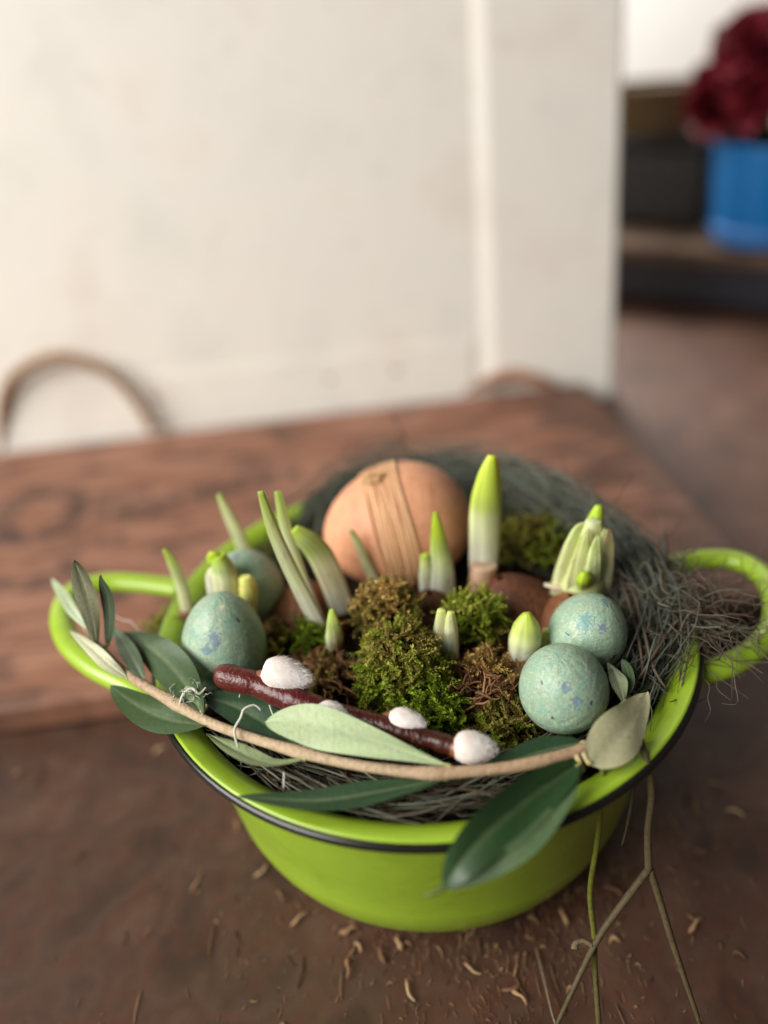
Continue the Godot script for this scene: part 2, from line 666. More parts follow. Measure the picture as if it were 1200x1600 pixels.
func set_view() -> void:
	var cam := Camera3D.new()
	cam.name = "camera"
	cam.position = Vector3(-0.01214, RIM + 0.21499, 0.26006)
	cam.basis = Basis(Vector3.RIGHT, deg_to_rad(-32.265)) * Basis(Vector3.BACK, deg_to_rad(-4.54))
	var at := CameraAttributesPhysical.new()
	at.frustum_focal_length = 28.0
	at.exposure_aperture = 2.2
	at.frustum_focus_distance = 0.283
	at.frustum_near = 0.01
	at.frustum_far = 20.0
	cam.attributes = at
	cam.fov = rad_to_deg(2.0 * atan(800.0 / 1250.0))
	cam.near = 0.01
	cam.far = 20.0
	add_child(cam, true)
	cam.current = true
	var we := WorldEnvironment.new()
	we.name = "surroundings"
	var e := Environment.new()
	e.background_mode = Environment.BG_COLOR
	e.background_color = Color8(76, 74, 72)
	e.tonemap_mode = Environment.TONE_MAPPER_LINEAR
	e.tonemap_exposure = 1.0
	e.sdfgi_enabled = true
	e.ssao_enabled = true
	e.ssil_enabled = true
	we.environment = e
	add_child(we, true)
	# the window that the picture is lit by, to the left
	var l := AreaLight3D.new()
	l.name = "window_light"
	l.area_size = Vector2(2.0, 1.5)
	l.area_normalize_energy = true
	l.light_energy = 12.3
	l.light_color = Color(1.0, 0.985, 0.962)
	l.shadow_enabled = true
	add_child(l, true)
	l.look_at_from_position(Vector3(-1.8, 1.45, 0.8), Vector3(0, 0.1, -0.2))
	# daylight falling on the far end of the bench from behind the white panel
	var l2 := AreaLight3D.new()
	l2.name = "far_window_light"
	l2.area_size = Vector2(0.7, 0.7)
	l2.area_normalize_energy = true
	l2.light_energy = 5.5
	l2.light_color = Color(1.0, 0.97, 0.94)
	l2.shadow_enabled = true
	add_child(l2, true)
	l2.look_at_from_position(Vector3(0.05, 0.95, -1.5), Vector3(0.5, 0.1, -0.6))


func bench_and_back() -> void:
	# the workbench
	var g := Geo.new()
	g.block(Vector3(0.1, -0.02, -0.35), Vector3(2.2, 0.04, 1.5), 0.003)
	tag(obj("table", g.mesh(false), M.table), "worn brown workbench top with dark and rusty stains", "table", "", "structure")
	# far wall
	g = Geo.new()
	g.block(Vector3(0.4, 0.6, -1.72), Vector3(3.4, 2.4, 0.08), 0.004)
	tag(obj("wall", g.mesh(false), plain(246, 244, 240, 0.8)), "plain white wall far behind", "wall", "", "structure")
	# the plank lid behind the bowl
	var at := Vector3(0.0, 0.0, -0.08)
	var plank := thing("wooden_crate_lid", "reddish brown wooden board with faded black print and a rope handle", "wooden board", at)
	plank.rotation.y = deg_to_rad(5.6)
	var pm := plain(255, 255, 255, 0.55, 0.4)
	pm.albedo_texture = plank_paint()
	pm.heightmap_enabled = true
	pm.heightmap_texture = pm.albedo_texture
	pm.heightmap_scale = 0.05
	g = Geo.new()
	g.block(Vector3(-0.2, 0.0105, -0.1625), Vector3(0.83, 0.019, 0.325), 0.002)
	obj("board", g.mesh(false), pm, plank)
	# rope loop at its far edge
	var rope: Array = [Vector3(-0.2120, 0.0220, -0.3898), Vector3(-0.2190, 0.0487, -0.3898), Vector3(-0.2367, 0.0783, -0.3898), Vector3(-0.2726, 0.0969, -0.3898), Vector3(-0.3109, 0.0863, -0.3898), Vector3(-0.3325, 0.0616, -0.3898), Vector3(-0.3477, 0.0161, -0.3898)]
	g = Geo.new()
	var inv := plank.transform.affine_inverse()
	var pts := curve(rope.map(func(p): return inv * p), 60)
	for ply in 3:
		var wound := []
		for k in 60:
			var tg: Vector3 = (pts[mini(k + 1, 59)] - pts[maxi(k - 1, 0)]).normalized()
			var nn := tg.cross(Vector3(0, 0, 1)).normalized()
			var a := k * 0.62 + ply * TAU / 3
			wound.append(pts[k] + (nn * cos(a) + tg.cross(nn) * sin(a)) * 0.0023)
		g.tube(wound, [0.0026], [lin(168, 138, 108), lin(140, 108, 82)], 7)
	obj("rope_handle", g.mesh(), M.rope, plank)
	# white panel leaning behind the board: a recessed face, a proud stile on the right and a rail at the foot
	var panel := thing("white_panel", "large white painted panel leaning upright behind the brown board", "panel", Vector3(0.2135, 0.0, -0.4262))
	panel.basis = Basis(Vector3.UP, deg_to_rad(5.05)) * Basis(Vector3.RIGHT, deg_to_rad(-8.35))
	panel.position.y = 0.001
	g = Geo.new()
	g.block(Vector3(-0.49, 0.34, -0.016), Vector3(0.75, 0.68, 0.016), 0.001)
	obj("panel_face", g.mesh(false), M.white, panel)
	g = Geo.new()   # stile with a sloping inner edge
	var h := 0.68
	var prof := [Vector2(-0.124, -0.0075), Vector2(-0.115, -0.0050), Vector2(-0.112, -0.0044), Vector2(-0.003, -0.0044), Vector2(0, -0.007), Vector2(0, -0.024), Vector2(-0.112, -0.024)]
	for p in prof:
		g.put(Vector3(p.x, 0, p.y))
		g.put(Vector3(p.x, h, p.y))
	for k in prof.size():
		var a := k * 2
		var b := (k + 1) % prof.size() * 2
		g.quad(a, a + 1, b + 1, b)
	for k in range(1, prof.size() - 1):
		g.tri(1, k * 2 + 3, k * 2 + 1)
	obj("stile", g.mesh(false), M.white, panel)
	g = Geo.new()
	g.block(Vector3(-0.495, 0.0335, -0.0088), Vector3(0.725, 0.067, 0.004), 0.0006)
	obj("rail", g.mesh(false), M.white, panel)
	for x in [-0.205, -0.265, -0.42, -0.545]:
		g = Geo.new()
		g.lathe([Vector2(0.0028, 0.0), Vector2(0.0028, 0.0008), Vector2(0.0018, 0.0014), Vector2(0.0002, 0.0015)], 14)
		var nail := obj("nail_head", g.mesh(), plain(150, 140, 128, 0.6), panel)
		nail.position = Vector3(x, 0.047, -0.0069)
		nail.rotation.x = PI / 2
	# brown scrap of wood at the panel's foot
	g = Geo.new()
	var e: Array = [Vector3(0.0704, 0.0210, -0.4214), Vector3(0.0958, 0.0270, -0.4322), Vector3(0.1170, 0.0290, -0.4338), Vector3(0.1389, 0.0270, -0.4235), Vector3(0.1548, 0.0210, -0.4194)]
	g.tube(curve(e.map(func(p): return p + Vector3(0, 0.004, 0.012)), 20), [0.002, 0.006, 0.0075, 0.006, 0.002], [lin(150, 100, 74), lin(132, 90, 66)], 9, 0.7)
	tag(obj("bark_scrap", g.mesh(), M.rope), "small brown scrap of bark lying at the foot of the white panel", "bark")
	# the far end of the bench, right
	var t1: Vector3 = Vector3(0.3103, 0.0000, -0.6836)
	var t2: Vector3 = Vector3(0.4379, 0.0000, -0.6028)
	var dir := (t2 - t1).normalized()
	var yaw := atan2(-dir.z, dir.x)
	var back := Vector3(dir.z, 0, -dir.x)
	var mid := (t1 + t2) / 2
	var turn := Basis(Vector3.UP, yaw)
	var bx := thing("navy_crate", "low dark navy crate at the far end of the bench, under the brown shelf board", "crate", mid + back * 0.10)
	bx.basis = turn
	g = Geo.new()
	g.block(Vector3(0.02, 0.028, -0.004), Vector3(0.42, 0.048, 0.19), 0.004)
	obj("crate_body", g.mesh(false), plain(24, 26, 38, 0.5), bx)
	g = Geo.new()
	g.block(Vector3(0.02, 0.048, 0.094), Vector3(0.43, 0.012, 0.008), 0.002)
	obj("crate_lip", g.mesh(false), plain(32, 34, 46, 0.5), bx)
	var sh := thing("shelf_board", "dark brown board lying across the navy crate", "board", mid + back * 0.10 + Vector3(0, 0.055, 0))
	sh.basis = turn
	g = Geo.new()
	g.block(Vector3(0.02, 0.01, 0), Vector3(0.46, 0.018, 0.22), 0.002)
	obj("board", g.mesh(false), triplanar(plain(255, 255, 255, 0.6), noise_tex(256, noise(0.02, 4, 41), [[0, Color8(58, 42, 30)], [1, Color8(96, 72, 50)]]), 6.0), sh)
	var top := mid + back * 0.13 + Vector3(0, 0.076, 0)
	var spot: Vector3 = Vector3(0.4391, 0.0760, -0.6538)
	# blue tub
	var tub := thing("blue_tub", "bright blue round plastic tub standing on the brown shelf board", "tub", spot)
	g = Geo.new()
	g.lathe([Vector2(0.001, 0), Vector2(0.062, 0), Vector2(0.066, 0.003), Vector2(0.077, 0.118), Vector2(0.081, 0.121), Vector2(0.081, 0.127), Vector2(0.075, 0.128), Vector2(0.063, 0.008), Vector2(0.001, 0.006)], 48)
	obj("tub_body", g.mesh(), plain(0, 106, 176, 0.35), tub)
	tub.scale = Vector3.ONE * 0.82
	g = Geo.new()
	g.lathe([Vector2(0.0665, 0.012), Vector2(0.0695, 0.014), Vector2(0.0700, 0.022), Vector2(0.0680, 0.024)], 48)
	obj("tub_band", g.mesh(), plain(66, 120, 190, 0.4), tub)
	# dark red flower heads standing in it
	var fl := thing("dark_red_flowers", "bunch of dark red ruffled flowers standing in the blue tub", "flowers", spot + Vector3(0, 0.01, 0))
	for k in 20:
		rng.seed = 300 + k
		var c := Vector3(rng.randf_range(-0.100, 0.06), rng.randf_range(0.125, 0.185), rng.randf_range(-0.05, 0.05))
		g = Geo.new()
		for p in 70:
			var d := Vector3(rng.randfn(), rng.randfn() + 0.5, rng.randfn()).normalized()
			var side := d.cross(Vector3(rng.randfn(), rng.randfn(), rng.randfn())).normalized()
			var r := 0.036 * rng.randf_range(0.7, 1.1)
			var col := lin(92, 20, 34).lerp(lin(140, 44, 58), rng.randf())
			var a := g.put(c + d * r * 0.2, col)
			var b := g.put(c + d * r * 0.8 + side * 0.016, col)
			var b2 := g.put(c + d * r * 0.8 - side * 0.016, col)
			var b3 := g.put(c + d * r + d.cross(side) * 0.007, col * 1.1)
			g.quad(a, b, b3, b2)
		var head := obj("flower_head", g.mesh(), M.leaf, fl)
		g = Geo.new()
		g.tube(curve([c, c * Vector3(0.5, 0.6, 0.5), Vector3(c.x * 0.3, 0.0, c.z * 0.3)], 8), [0.003], [lin(50, 66, 30)], 6)
		obj("stem", g.mesh(), M.stem, head)
	# black bucket and a brown basket behind it
	var bin := thing("black_bin", "black rectangular bin on the shelf board left of the blue tub", "bin", top - dir * 0.10 + back * 0.01)
	bin.basis = turn
	g = Geo.new()
	g.block(Vector3(0, 0.044, 0), Vector3(0.15, 0.088, 0.12), 0.006)
	obj("bin_body", g.mesh(false), plain(17, 17, 19, 0.6), bin)
	g = Geo.new()
	g.block(Vector3(0, 0.0935, 0), Vector3(0.16, 0.011, 0.13), 0.004)
	obj("bin_rim", g.mesh(false), plain(22, 21, 22, 0.6), bin)
	var ba := thing("brown_basket", "dark brown woven basket standing on top of the black bin", "basket", top - dir * 0.10 + back * 0.01 + Vector3(0, 0.100, 0))
	for ring in 7:
		g = Geo.new()
		var loop := []
		for k in 49:
			var a := TAU * k / 48
			loop.append(Vector3(cos(a) * (0.062 + 0.001 * ring + 0.0015 * sin(a * 12.0 + ring * PI)), 0.004 + ring * 0.0072, sin(a) * (0.05 + 0.0015 * sin(a * 12.0 + ring * PI))))
		g.tube(loop, [0.0042], [lin(92, 76, 54), lin(70, 56, 40)], 6)
		obj("woven_rod", g.mesh(), M.rope, ba)
	g = Geo.new()
	g.lathe([Vector2(0.001, 0.002), Vector2(0.048, 0.002), Vector2(0.048, 0.046), Vector2(0.001, 0.04)], 32)
	obj("basket_lining", g.mesh(), plain(60, 50, 38, 0.9), ba)


# reddish wood: long grain, scuffs, and what is left of black stamped print
func plank_paint() -> ImageTexture:
	var w := 1024
	var h := 512
	var im := Image.create(w, h, false, Image.FORMAT_RGB8)
	var a := noise(1.0, 5, 61)
	var b := noise(1.0, 3, 62)
	var ink := noise(1.0, 3, 63)
	var c0 := Color8(92, 62, 48)
	var c1 := Color8(160, 116, 95)
	var c2 := Color8(136, 95, 76)
	for y in h:
		for x in w:
			var warp := 26.0 * b.get_noise_2d(x * 0.003, y * 0.006)
			var grain := a.get_noise_2d(x * 0.006, (y + warp) * 0.075)
			var blot := b.get_noise_2d(x * 0.005 + 40, y * 0.011)
			var col := c2.lerp(c1, clampf(grain * 1.5 + 0.3, 0, 1)).lerp(c0, clampf(-grain * 1.3 + blot * 0.5, 0, 0.6))
			col = col.lerp(Color8(132, 86, 64), clampf(blot * 1.4, 0, 0.5))
			var dirt := ink.get_noise_2d(x * 0.012 + 90, y * 0.02)
			col = col.lerp(Color8(72, 52, 44), clampf(dirt * 1.8 - 0.2, 0, 0.5))
			if x > 930:
				col = col.lerp(Color8(84, 62, 52), clampf((x - 930) / 94.0 + dirt, 0, 0.7))
			im.set_pixel(x, y, col)
	# print: worn ring-shaped and upright strokes in a row along the board, in board metres from its left back corner
	var marks := []
	marks.append([0, 446.0, 183.0, 34.0, 52.0, 11.0])
	for m in [[478, 200, 7, 40], [505, 190, 8, 30], [524, 196, 9, 26], [540, 188, 8, 30], [556, 200, 9, 26], [572, 188, 8, 24], [594, 181, 9, 20], [612, 174, 8, 20], [630, 170, 9, 20], [660, 168, 10, 22], [684, 166, 8, 20], [430, 322, 24, 12], [466, 328, 10, 18], [490, 300, 10, 16], [540, 372, 12, 18], [520, 262, 16, 10]]:
		marks.append([1, float(m[0]), float(m[1]), float(m[2]), float(m[3])])
	for m in marks:
		for y in range(maxi(0, int(m[2] - 90)), mini(h, int(m[2] + 90))):
			for x in range(maxi(0, int(m[1] - 90)), mini(w, int(m[1] + 90))):
				var q := Vector2(x - m[1], y - m[2])
				var d := 0.0
				if m[0] == 0:
					d = absf(Vector2(q.x / m[3], q.y / m[4]).length() - 1.0) * m[3] / m[5]
				else:
					d = maxf(absf(q.x) / m[3], absf(q.y) / m[4]) * 1.2
				var worn := 0.55 + 0.9 * ink.get_noise_2d(x * 0.03, y * 0.05)
				var k := clampf((1.25 - d) * 2.0, 0, 1) * clampf(worn + 0.1, 0, 1) * 0.72
				if k > 0:
					im.set_pixel(x, y, im.get_pixel(x, y).lerp(Color8(58, 44, 40), k))
	return ImageTexture.create_from_image(im)


func bowl() -> void:
	var o := thing("enamel_bowl", "lime green enamel bowl with black rim and two loop handles", "bowl")
	var prof := []
	for k in 13:   # rounded foot
		var a := PI / 2 * k / 12
		prof.append(Vector2(0.050 + 0.0425 * sin(a), 0.05 - 0.05 * cos(a)))
	prof.insert(0, Vector2(0.001, 0.0))
	prof.append_array([Vector2(0.0950, 0.062), Vector2(0.0985, 0.080), Vector2(0.1015, 0.098), Vector2(0.1030, 0.1055), Vector2(0.1055, 0.1090), Vector2(0.1085, 0.1102), Vector2(0.1096, 0.1116), Vector2(0.1093, 0.1125)])
	prof.append_array([Vector2(0.1083, 0.1129), Vector2(0.1040, 0.1116), Vector2(0.1000, 0.1090), Vector2(0.0980, 0.1040), Vector2(0.0955, 0.085), Vector2(0.0890, 0.05), Vector2(0.05, 0.004), Vector2(0.001, 0.003)])
	var g := Geo.new()
	g.lathe(prof, 128)
	obj("bowl_body", g.mesh(), M.green, o)
	g = Geo.new()
	var ring := []
	for k in 14:
		var a := TAU * k / 13
		ring.append(Vector2(0.1094 + 0.0019 * cos(a), 0.1102 + 0.0019 * sin(a)))
	g.lathe(ring, 128)
	obj("black_rim", g.mesh(), M.rim, o)
	# two flattened loops of tube
	var left: Array = [Vector3(-0.1016, 0.1030, 0.0353), Vector3(-0.1188, 0.1035, 0.0215), Vector3(-0.1367, 0.1040, 0.0089), Vector3(-0.1516, 0.1050, -0.0068), Vector3(-0.1600, 0.1060, -0.0255), Vector3(-0.1591, 0.1060, -0.0417), Vector3(-0.1465, 0.1050, -0.0488), Vector3(-0.1280, 0.1040, -0.0467), Vector3(-0.1091, 0.1030, -0.0416)]
	var right: Array = [Vector3(0.0993, 0.1030, 0.0382), Vector3(0.1105, 0.1035, 0.0379), Vector3(0.1254, 0.1040, 0.0315), Vector3(0.1391, 0.1050, 0.0203), Vector3(0.1471, 0.1060, 0.0062), Vector3(0.1506, 0.1060, -0.0110), Vector3(0.1455, 0.1050, -0.0259), Vector3(0.1318, 0.1040, -0.0311), Vector3(0.1152, 0.1030, -0.0293)]
	for side in [left, right]:
		g = Geo.new()
		g.tube(curve(side, 48), [0.0052], [Color.WHITE], 16, 0.82)
		obj("handle", g.mesh(), M.green, o)
	# potting soil
	g = Geo.new()
	var lump := noise(60.0, 4, 77)
	var nr := 26
	var na := 72
	for k in nr:
		for j in na:
			var r := 0.0975 * k / (nr - 1)
			var a := TAU * j / na
			var p := Vector3(cos(a) * r, 0, -sin(a) * r)
			p.y = 0.0955 + 0.006 * (1.0 - pow(r / 0.0975, 2)) + 0.005 * lump.get_noise_3dv(p)
			g.put(p)
	for k in nr - 1:
		for j in na:
			var p := k * na + j
			var q := k * na + (j + 1) % na
			g.quad(p, p + na, q + na, q)
	tag(obj("potting_soil", g.mesh(), M.soil), "dark potting soil filling the green bowl under the moss and bulbs", "soil", "", "stuff")


func fibre_color() -> Color:
	var a := [lin(88, 84, 72), lin(104, 108, 92), lin(66, 58, 50), lin(92, 76, 62), lin(48, 42, 36), lin(120, 120, 104)]
	var c: Color = a[rng.randi() % a.size()]
	c = c * rng.randf_range(0.6, 1.15)
	c.a = 1
	return c


func nest() -> void:
	rng.seed = 501
	var g := Geo.new()
	for k in 900:
		var a0 := rng.randf() * TAU
		var span := rng.randf_range(0.25, 1.1)
		var r0 := rng.randf_range(0.070, 0.0955)
		var y0 := 0.0945 + (r0 - 0.07) * 0.42 + rng.randf_range(0.0, 0.007)
		var pts := []
		for s in 5:
			var a := a0 + span * s / 4
			var r := r0 + rng.randfn() * 0.0028
			pts.append(Vector3(cos(a) * r, y0 + rng.randfn() * 0.0018, -sin(a) * r))
		strand(g, pts, rng.randf_range(0.0002, 0.00055), fibre_color(), 11)
	tag(obj("dry_tendril_nest", g.mesh(), M.fibre), "ring of dark dry tendrils laid like a nest inside the green rim", "nest", "", "stuff")
	# grey-green bundle sweeping round behind the brown egg to the right side
	rng.seed = 502
	g = Geo.new()
	var path: Array = [Vector3(-0.0531, 0.1120, -0.0577), Vector3(-0.0425, 0.1160, -0.0847), Vector3(-0.0241, 0.1200, -0.0995), Vector3(0.0026, 0.1240, -0.0976), Vector3(0.0315, 0.1260, -0.0913), Vector3(0.0559, 0.1270, -0.0747), Vector3(0.0755, 0.1270, -0.0464), Vector3(0.0896, 0.1250, -0.0189), Vector3(0.0937, 0.1210, 0.0078), Vector3(0.0862, 0.1160, 0.0323), Vector3(0.0725, 0.1120, 0.0506)]
	var spine := curve(path, 60)
	for k in 560:
		var s0 := rng.randi_range(-6, 44)
		var s1 := s0 + rng.randi_range(10, 26)
		var off := Vector3(rng.randfn(), rng.randfn() * 0.55, rng.randfn()) * 0.0062
		var pts := []
		for s in 5:
			var f := clampi(lerpf(s0, s1, s / 4.0), 0, 59)
			pts.append(spine[f] + off + Vector3(rng.randfn(), rng.randfn(), rng.randfn()) * 0.0030)
		var col := fibre_color().lerp(lin(92, 101, 94), 0.5)
		strand(g, pts, rng.randf_range(0.00018, 0.00042), col, 12)
	for k in 150:   # stray, crossing ones
		var f := rng.randi_range(14, 59)
		var p: Vector3 = spine[f] + Vector3(rng.randfn(), rng.randfn() * 0.5, rng.randfn()) * 0.007
		var d := Vector3(rng.randfn(), rng.randfn() * 0.35, rng.randfn()).normalized()
		var pts := [p]
		for s in 5:
			d = (d + Vector3(rng.randfn(), rng.randfn() * 0.4, rng.randfn()) * 0.45).normalized()
			p += d * rng.randf_range(0.003, 0.008)
			p.y = maxf(p.y, 0.108)
			pts.append(p)
		strand(g, pts, rng.randf_range(0.00016, 0.0004), fibre_color(), 14)
	tag(obj("grey_fibre_bundle", g.mesh(), M.fibre), "grey-green bundle of dry fibres curving behind the brown egg to the right rim", "dry fibres", "", "stuff")
	# loose brown tangle spilling over the right handle
	rng.seed = 503
	g = Geo.new()
	var heart: Vector3 = Vector3(0.1016, 0.1180, 0.0194)
	for k in 260:
		var d := Vector3(absf(rng.randfn()) * 0.016 - 0.012, rng.randfn() * 0.005, rng.randfn() * 0.010)
		var p := heart + d
		var pts := [p]
		var dir := Vector3(rng.randfn() + 0.5, rng.randfn() * 0.35, rng.randfn()).normalized()
		for s in 5:
			dir = (dir + Vector3(rng.randfn(), rng.randfn() * 0.5, rng.randfn()) * 0.55).normalized()
			p += dir * rng.randf_range(0.004, 0.0085)
			p.y = clampf(p.y, 0.109, 0.132)
			pts.append(p)
		strand(g, pts, rng.randf_range(0.00014, 0.00032), fibre_color().lerp(lin(92, 80, 68), 0.5), 14)
	tag(obj("brown_tangle", g.mesh(), M.fibre), "loose tangle of brown dry tendrils spilling over the right handle", "dry fibres", "", "stuff")
	# a few thicker stalks in the tangle
	rng.seed = 504
	var stalks := ["dry stalk bent down through the fibres just right of the back egg", "dry stalk close behind the two right-hand eggs", "dry stalk crossing under the fibres from the right handle to the pale leaf", "dry stalk running from the fibre bundle out over the right handle"]
	for line in [[Vector3(0.0854, 0.1240, 0.0043), Vector3(0.0827, 0.1210, 0.0302), Vector3(0.0809, 0.1180, 0.0479), Vector3(0.0835, 0.1140, 0.0554)], [Vector3(0.0834, 0.1240, -0.0117), Vector3(0.0809, 0.1220, 0.0197), Vector3(0.0791, 0.1190, 0.0384), Vector3(0.0768, 0.1150, 0.0509)], [Vector3(0.1113, 0.1220, 0.0155), Vector3(0.0927, 0.1220, 0.0326), Vector3(0.0765, 0.1180, 0.0507), Vector3(0.0681, 0.1140, 0.0569)], [Vector3(0.0956, 0.1260, -0.0166), Vector3(0.1048, 0.1240, 0.0047), Vector3(0.1129, 0.1200, 0.0251), Vector3(0.1216, 0.1170, 0.0321)]]:
		g = Geo.new()
		strand(g, line, 0.00065, lin(96, 82, 70), 22, 6)
		tag(obj("dry_stalk", g.mesh(), M.fibre), stalks.pop_front(), "stalk", "dry stalks among the fibres")


func eggs() -> void:
	var violet := Color8(116, 136, 150)
	var dark := Color8(60, 76, 84)
	speckled_egg(Vector3(-0.0793, 0.1185, 0.0177), 0.0225, 0.0166, Vector3(0.08, 1, -0.12), 5, [[0.49, 0.50, 0.062, violet], [0.46, 0.56, 0.045, Color8(112, 140, 150)], [0.62, 0.42, 0.018, dark], [0.55, 0.30, 0.02, Color8(214, 190, 150)]], "speckled blue-green egg at the left with its red twig end in front")
	speckled_egg(Vector3(0.0459, 0.1205, 0.0572), 0.0162, 0.0156, Vector3(-0.2, 1, 0.1), 6, [[0.50, 0.41, 0.05, violet], [0.525, 0.52, 0.056, violet], [0.58, 0.58, 0.02, dark], [0.43, 0.62, 0.016, dark], [0.36, 0.40, 0.015, dark]], "speckled blue-green egg nearest the pale leaf on the right, in front of another")
	speckled_egg(Vector3(0.0615, 0.1225, 0.0313), 0.0150, 0.0145, Vector3(0.3, 1, 0), 8, [[0.48, 0.44, 0.05, violet], [0.38, 0.46, 0.09, Color8(112, 152, 150)], [0.57, 0.68, 0.04, Color8(52, 46, 40)], [0.56, 0.2, 0.06, Color8(112, 152, 150)]], "speckled blue-green egg with a dark chip, touching the one in front on the right")
	speckled_egg(Vector3(-0.0741, 0.1190, -0.0187), 0.0165, 0.0158, Vector3(-0.1, 1, 0), 9, [[0.45, 0.2, 0.08, Color8(120, 130, 132)]], "dull blue-green egg half hidden behind the yellow-green bud at left")
	# the brown egg with its raffia band
	var at: Vector3 = Vector3(-0.0069, 0.1280, -0.0424)
	var o := thing("brown_egg", "large brown hen's egg lying on its side, wrapped with a raffia band", "egg", at)
	var m := triplanar(plain(255, 255, 255, 0.5, 0.4), noise_tex(256, noise(0.015, 4, 71), [[0, Color8(176, 116, 84)], [0.12, Color8(206, 144, 110)], [0.5, Color8(218, 156, 120)], [1, Color8(228, 168, 132)]]), 30.0, M.fine, 0.02)
	var axis := Vector3(-1, -0.16, 0.1).normalized()
	var shell := obj("shell", egg_shape(0.0335, 0.0282, axis), m, o)
	shell.position = Vector3.ZERO
	var g := Geo.new()
	rng.seed = 620
	var turn := Basis(Quaternion(Vector3.UP, axis))
	for k in 44:
		var y := lerpf(-0.0060, 0.0090, k / 43.0) + rng.randfn() * 0.0003
		var tilt := rng.randfn() * 0.03
		var lift := rng.randf_range(0.0002, 0.0008)
		var pts := []
		for s in 49:
			var a := TAU * s / 48
			var yy := y + tilt * 0.028 * sin(a) + 0.0004 * sin(a * 3 + k)
			var c := clampf(yy / 0.0335, -1, 1)
			var r := 0.0282 * sqrt(1 - c * c) * (1 - 0.1 * c) + lift
			pts.append(turn * Vector3(cos(a) * r, yy, sin(a) * r))
		var col := lin(222, 178, 136).lerp(lin(202, 154, 114), rng.randf())
		g.tube(pts, [rng.randf_range(0.0003, 0.0006)], [col], 5)
	# loose ends at the top
	for k in 6:
		var a := PI * 0.5 + rng.randfn() * 0.15
		var p := turn * Vector3(cos(a) * 0.029, 0.004, sin(a) * 0.029)
		p = Vector3(-0.006 + rng.randfn() * 0.003, 0.0285, 0.002)
		g.tube(curve([p, p + Vector3(-0.003, 0.0015, 0.003), p + Vector3(-0.006 + rng.randfn() * 0.002, -0.001, 0.006)], 8), [0.0004], [lin(200, 165, 118)], 5)
	obj("raffia_band", g.mesh(), M.raffia, o)


